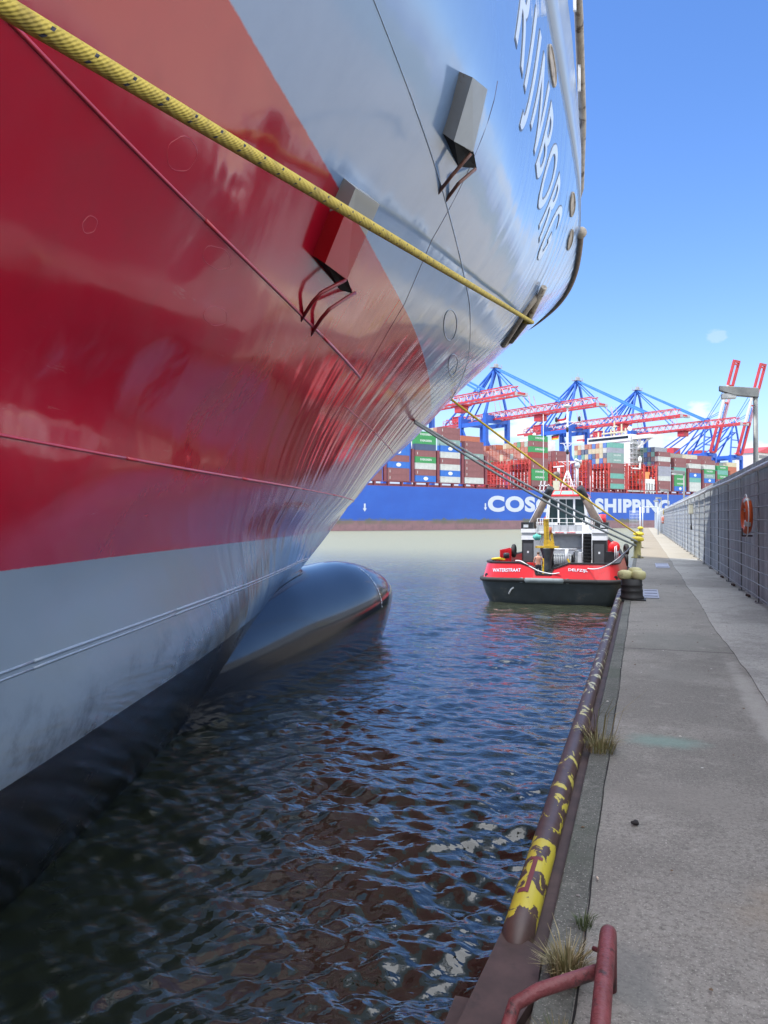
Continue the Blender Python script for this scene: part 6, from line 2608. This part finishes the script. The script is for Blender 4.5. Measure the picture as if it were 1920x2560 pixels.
# aft deck: crane, winch, bitts, reel, gear
M['crane_yellow'] = paint('deck_crane_yellow', (0.50, 0.33, 0.025), 0.5, var=0.2, dirt=(0.18, 0.11, 0.03), dirt_amt=0.3, dirt_scale=4)
CR = thing('deck_crane', None, None)
CR.parent = TUG
MB().lathe([(0.42, 1.22), (0.26, 1.9), (0.26, 2.5), (0.44, 3.12), (0.44, 3.18)], (-0.50, 3.6, 0), 16).build('pedestal', M['tug_hull'], CR)
MB().bx(-1.2, 0.22, 3.2, 4.0, 3.19, 3.30).build('platform', M['crane_yellow'], CR)
mb = MB().bx(-0.66, -0.30, 3.45, 3.85, 3.304, 3.70)
mb.prism([(-0.70, 3.38, 3.31), (-0.05, 3.38, 3.31), (-0.25, 3.38, 3.6), (-0.70, 3.38, 3.6)], (0, 0, 0), (0, 0.4, 0))
mb.build('slew_head', M['crane_yellow'], CR)
MB().beam((-0.60, 3.5, 3.6), (-0.64, 3.5, 4.95), 0.11, 0.16).build('boom', M['crane_yellow'], CR)
MB().beam((-0.44, 3.55, 3.6), (-0.48, 3.55, 4.95), 0.10, 0.16).build('boom', M['crane_yellow'], CR)
MB().beam((-0.12, 3.55, 3.35), (-0.24, 3.55, 4.15), 0.11, 0.16).build('knuckle', M['crane_yellow'], CR)
MB().tube([(-0.27, 3.45, 4.1), (-0.28, 3.45, 4.5)], 0.08, 8).build('ram', paint('rust_ram', (0.35, 0.10, 0.05), 0.6), CR)
MB().bx(-0.70, -0.38, 3.4, 3.65, 4.955, 5.02).build('boom_cap', M['crane_yellow'], CR)
o = MB().sphere((-1.65, 7.6, 3.78), 0.27, 12, (1.1, 0.8, 0.8)).build('cover_bundle', paint('teal_tarp', (0.08, 0.36, 0.30), 0.7, var=0.2), TUG)
for v in o.data.vertices:
    v.co += Vector((0.03 * math.sin(v.co.z * 25), 0.03 * math.sin(v.co.x * 30), 0.04 * math.sin(v.co.x * 22)))
MB().bx(-1.85, -1.45, 7.4, 7.9, 1.22, 3.55).build('locker', M['grey'], TUG)
WN = thing('winch', None, None)
WN.parent = TUG
MB().lathe([(0.62, -0.75), (0.62, -0.70), (0.42, -0.68), (0.42, 0.68), (0.62, 0.70), (0.62, 0.75)], (0.05, 8.2, 2.15), 20, 'X').build('drum', M['black'], WN)
mb = MB()
for i in range(10):
    mb.torus((-0.5 + i * 0.12, 8.2, 2.15), 0.45, 0.055, (1, 0, 0), 20, 6)
mb.build('towing_line', M['grey'], WN)
for x in (-0.85, 0.95):
    MB().bx(x - 0.1, x + 0.1, 7.8, 8.6, 1.22, 2.85).build('frame', M['grey'], WN)
MB().bx(1.06, 1.30, 7.7, 8.7, 1.5, 2.75).build('motor', M['lightgrey'], WN)
MB().tube([(-0.9, 7.75, 2.95), (1.0, 7.75, 2.95)], 0.07, 8).build('guide_bar', M['steel'], WN)
MB().tube([(0.35, 7.4, 2.0), (0.36, 7.4, 3.0)], 0.12, 10).build('gear_case', M['lightgrey'], WN)
MB().lathe([(0.32, -0.3), (0.32, -0.27), (0.25, -0.25), (0.25, 0.25), (0.32, 0.27), (0.32, 0.3)], (0.25, 2.6, 1.95), 18, 'Y').build('tow_fairlead', M['black'], TUG)
MB().bx(-0.35, 0.9, 2.4, 3.0, 1.22, 1.75).build('tow_bitt_base', M['black'], TUG)
for x in (1.2, 1.45):
    MB().lathe([(0.11, 1.22), (0.09, 1.9), (0.13, 1.95), (0.13, 2.05)], (x, 3.0, 0), 10).build('bitt', M['black'], TUG)
MB().beam((0.62, 5.0, 2.45), (0.9, 5.0, 1.95), 0.14, 0.10).build('hose_yellow', M['yellow'], TUG)
MB().bx(1.5, 1.68, 5.0, 5.2, 1.8, 2.15).build('yellow_box', M['yellow'], TUG)
MB().bx(-1.75, -1.15, 3.2, 3.6, 1.9, 2.25).bx(-1.7, -1.2, 3.25, 3.55, 1.22, 1.9).build('red_locker', M['red'], TUG)
MB().bx(-0.72, -0.62, 2.85, 3.0, 1.22, 2.55).build('yellow_post', M['yellow'], TUG)
# starboard quarter: red reel, rail, tyre fenders
MB().lathe([(0.05, -0.06), (0.34, -0.05), (0.36, 0.0), (0.34, 0.05), (0.05, 0.06)], (3.45, 7, 3.18), 20, 'Y').build('red_reel', paint('bright_red', (0.75, 0.02, 0.02), 0.4), TUG)
mb = MB()
mb.bx(2.9, 3.6, 7.2, 7.6, 1.22, 2.85)
mb.build('reel_stand', M['black'], TUG)
mb = MB()
for x, y in ((3.55, 5.0), (3.6, 6.5), (3.62, 8.0), (3.62, 9.5)):
    mb.rod((x, y, 2.4), (x, y, 3.25), 0.025, 6)
mb.tube([(3.55, 5.0, 3.25), (3.6, 6.5, 3.25), (3.62, 9.5, 3.25)], 0.022, 6)
mb.build('side_rail', M['white'], TUG)
for (x, y, z, ax) in ((3.98, 18.0, 2.6, (1, 0.3, 0)), (-3.5, 9.3, 2.75, (1, 0, 0)), (4.05, 14.5, 1.9, (1, 0, 0))):
    MB().torus((x, y, z), 0.34, 0.15, ax, 20, 10).build('tyre_fender', M['rubber'], TUG)
mb = MB()
for k in range(7):
    mb.bx(-3.72 + 0.01 * k, -3.62 + 0.01 * k, 5.2 + k * 0.55, 5.3 + k * 0.55, 1.3, 2.95)
mb.bx(-3.75, -3.7, 5.0, 9.0, 1.4, 2.98)
mb.build('side_screen', M['tug_red'], TUG)
MB().tube([(-3.62, 2.2, 2.48), (-3.3, 2.4, 2.56), (-3.0, 2.3, 2.50), (-3.4, 2.0, 2.55), (-3.75, 2.3, 2.5)], 0.07, 8).build('coiled_line', M['yellow'], TUG)
MB().lathe([(0.2, 2.44), (0.2, 2.75), (0.15, 2.8)], (-3.25, 4.6, 0), 10).build('vent_cowl', M['black'], TUG)
MB().tube([(2.4, 12.4, 4.75), (2.4, 12.4, 5.35)], 0.30, 12).build('raft_canister', paint('raft_red', (0.6, 0.03, 0.04), 0.5), TUG)
MB().tube([(2.4, 12.4, 4.1), (2.4, 12.4, 4.76)], 0.08, 8).build('raft_stand', M['white'], TUG)
MB().tube([(-1.55, 12.0, 5.05), (-1.55, 12.35, 5.05)], 0.16, 10).build('horn', M['red'], TUG)
for x in (-2.0, 2.0):
    mb = MB()
    for y in np.arange(10, 17.5, 1.2):
        mb.rod((x, y, 4.1), (x, y, 5.05), 0.018, 5)
    for z in (4.55, 5.05):
        mb.rod((x, 10, z), (x, 17.4, z), 0.018, 5)
    mb.build('side_railing', M['white'], TUG)
for sx in (-1, 1):
    MB().beam((sx * 1.55, 11.3, 4.1), (sx * 1.28, 11.3, 6.5), 0.09, 0.12).build('brace', M['white'], TUG)

# mooring line of the tug: over the stern bulwark, round the notch and up to the quay bollard
wl_pts = [(-2.05, 0.75, 2.50), (-1.75, 0.62, 2.50), (-1.2, 0.30, 2.24), (-0.6, 0.22, 1.95), (0.1, 0.22, 1.80), (0.6, 0.10, 1.86)]
pts = [Vector((TX + x, TY + y, z)) for (x, y, z) in wl_pts]
rope('mooring_rope', catmull([tuple(p) for p in pts], 6).tolist(), 0.035, r_w, 'slack white rope lying over the notch in the tugboat stern', 'rope', n=8)
a = Vector((TX + 2.2, TY + 0.25, 2.15))
b = Vector((BOL2[0] - 0.15, BOL2[1] + 0.05, BOL2[2] + 0.52))
rope('mooring_rope', sag_line(a, b, 0.35), 0.032, r_w, 'white rope curving from the tugboat stern up to the quay bollard', 'rope', n=8)


# ------------------------------------------------------------------ the man on the tug's after deck
def skinned(name, joints, edges, mat, parent, sub=2):
    me = bpy.data.meshes.new(name)
    names = list(joints)
    me.from_pydata([joints[n][0] for n in names], [(names.index(a), names.index(b)) for a, b in edges], [])
    me.materials.append(mat)
    o = link(name, me, parent)
    sk = o.modifiers.new('skin', 'SKIN')
    sk.use_smooth_shade = True
    for i, n in enumerate(names):
        r = joints[n][1]
        me.skin_vertices[0].data[i].radius = r if isinstance(r, tuple) else (r, r)
    me.skin_vertices[0].data[0].use_root = True
    ss = o.modifiers.new('sub', 'SUBSURF')
    ss.levels = sub
    ss.render_levels = sub
    return o


PERSON = thing('person', 'shirtless person seen from behind on the stern deck of the tugboat', 'person', (TX - 0.92, TY + 2.5, 1.22), 0.1)
J = {'pelvis': ((0, 0, 0.93), (0.155, 0.11)), 'waist': ((0, 0, 1.08), (0.145, 0.10)), 'chest': ((0, -0.01, 1.28), (0.175, 0.12)), 'should': ((0, -0.01, 1.42), (0.13, 0.09)),
     'neck': ((0, 0.01, 1.50), 0.058), 'headlow': ((0, 0.03, 1.57), (0.075, 0.085)), 'head': ((0, 0.03, 1.655), (0.078, 0.095)), 'top': ((0, 0.02, 1.73), 0.045)}
E = [('pelvis', 'waist'), ('waist', 'chest'), ('chest', 'should'), ('should', 'neck'), ('neck', 'headlow'), ('headlow', 'head'), ('head', 'top')]
for s, sx in (('l', -1), ('r', 1)):
    J.update({s + 'sh': ((sx * 0.19, 0, 1.41), 0.062), s + 'el': ((sx * 0.27, 0.02, 1.14), 0.045), s + 'wr': ((sx * 0.24, 0.17, 0.96), 0.030), s + 'pm': ((sx * 0.225, 0.24, 0.92), (0.036, 0.02)),
              s + 'hip': ((sx * 0.10, 0, 0.86), 0.092), s + 'kn': ((sx * 0.12, 0.03, 0.48), 0.062), s + 'an': ((sx * 0.13, -0.01, 0.09), 0.042), s + 'toe': ((sx * 0.15, 0.16, 0.04), 0.04)})
    E += [('should', s + 'sh'), (s + 'sh', s + 'el'), (s + 'el', s + 'wr'), (s + 'wr', s + 'pm'), ('pelvis', s + 'hip'), (s + 'hip', s + 'kn'), (s + 'kn', s + 'an'), (s + 'an', s + 'toe')]
    for k in range(4):
        f = sx * (0.225 + (k - 1.5) * 0.018)
        ln = (0.062, 0.074, 0.070, 0.055)[k]
        J['%sf%da' % (s, k)] = ((f, 0.28, 0.905), 0.0095)
        J['%sf%db' % (s, k)] = ((f, 0.28 + ln * 0.6, 0.885), 0.0085)
        J['%sf%dc' % (s, k)] = ((f, 0.28 + ln, 0.855), 0.008)
        E += [(s + 'pm', '%sf%da' % (s, k)), ('%sf%da' % (s, k), '%sf%db' % (s, k)), ('%sf%db' % (s, k), '%sf%dc' % (s, k))]
    J[s + 'ta'] = ((sx * 0.185, 0.235, 0.915), 0.011)
    J[s + 'tb'] = ((sx * 0.175, 0.275, 0.89), 0.009)
    E += [(s + 'pm', s + 'ta'), (s + 'ta', s + 'tb')]
M['skin'] = paint('skin', (0.50, 0.25, 0.17), 0.55, var=0.08)
body = skinned('body', J, E, M['skin'], PERSON)
T = {'p': ((0, 0, 0.94), (0.17, 0.125)), 'w': ((0, 0, 1.05), (0.158, 0.113))}
TE = [('p', 'w')]
for s, sx in (('l', -1), ('r', 1)):
    T.update({s + 'h': ((sx * 0.10, 0, 0.85), 0.106), s + 'k': ((sx * 0.12, 0.03, 0.48), 0.08), s + 'a': ((sx * 0.13, -0.01, 0.12), 0.065)})
    TE += [('p', s + 'h'), (s + 'h', s + 'k'), (s + 'k', s + 'a')]
skinned('trousers', T, TE, paint('navy_cloth', (0.02, 0.022, 0.03), 0.85), PERSON)
for sx in (-1, 1):
    MB().sphere((sx * 0.145, 0.08, 0.05), 0.06, 12, (0.85, 2.1, 0.9)).build('shoe', M['black'], PERSON)
    MB().sphere((sx * 0.079, 0.03, 1.645), 0.022, 8, (0.5, 0.8, 1.3)).build('ear', M['skin'], PERSON)
    MB().sphere((sx * 0.03, 0.118, 1.665), 0.012, 8).build('eye', M['white'], PERSON)
MB().sphere((0, 0.013, 1.685), 0.092, 16, (0.93, 1.08, 0.92)).build('hair', paint('short_hair', (0.10, 0.06, 0.035), 0.8), PERSON)
MB().sphere((0, 0.128, 1.635), 0.016, 8, (0.8, 1.2, 1.5)).build('nose', M['skin'], PERSON)
MB().sphere((0, 0.115, 1.59), 0.02, 8, (1.3, 0.5, 0.3)).build('mouth', paint('lips', (0.40, 0.14, 0.12), 0.5), PERSON)
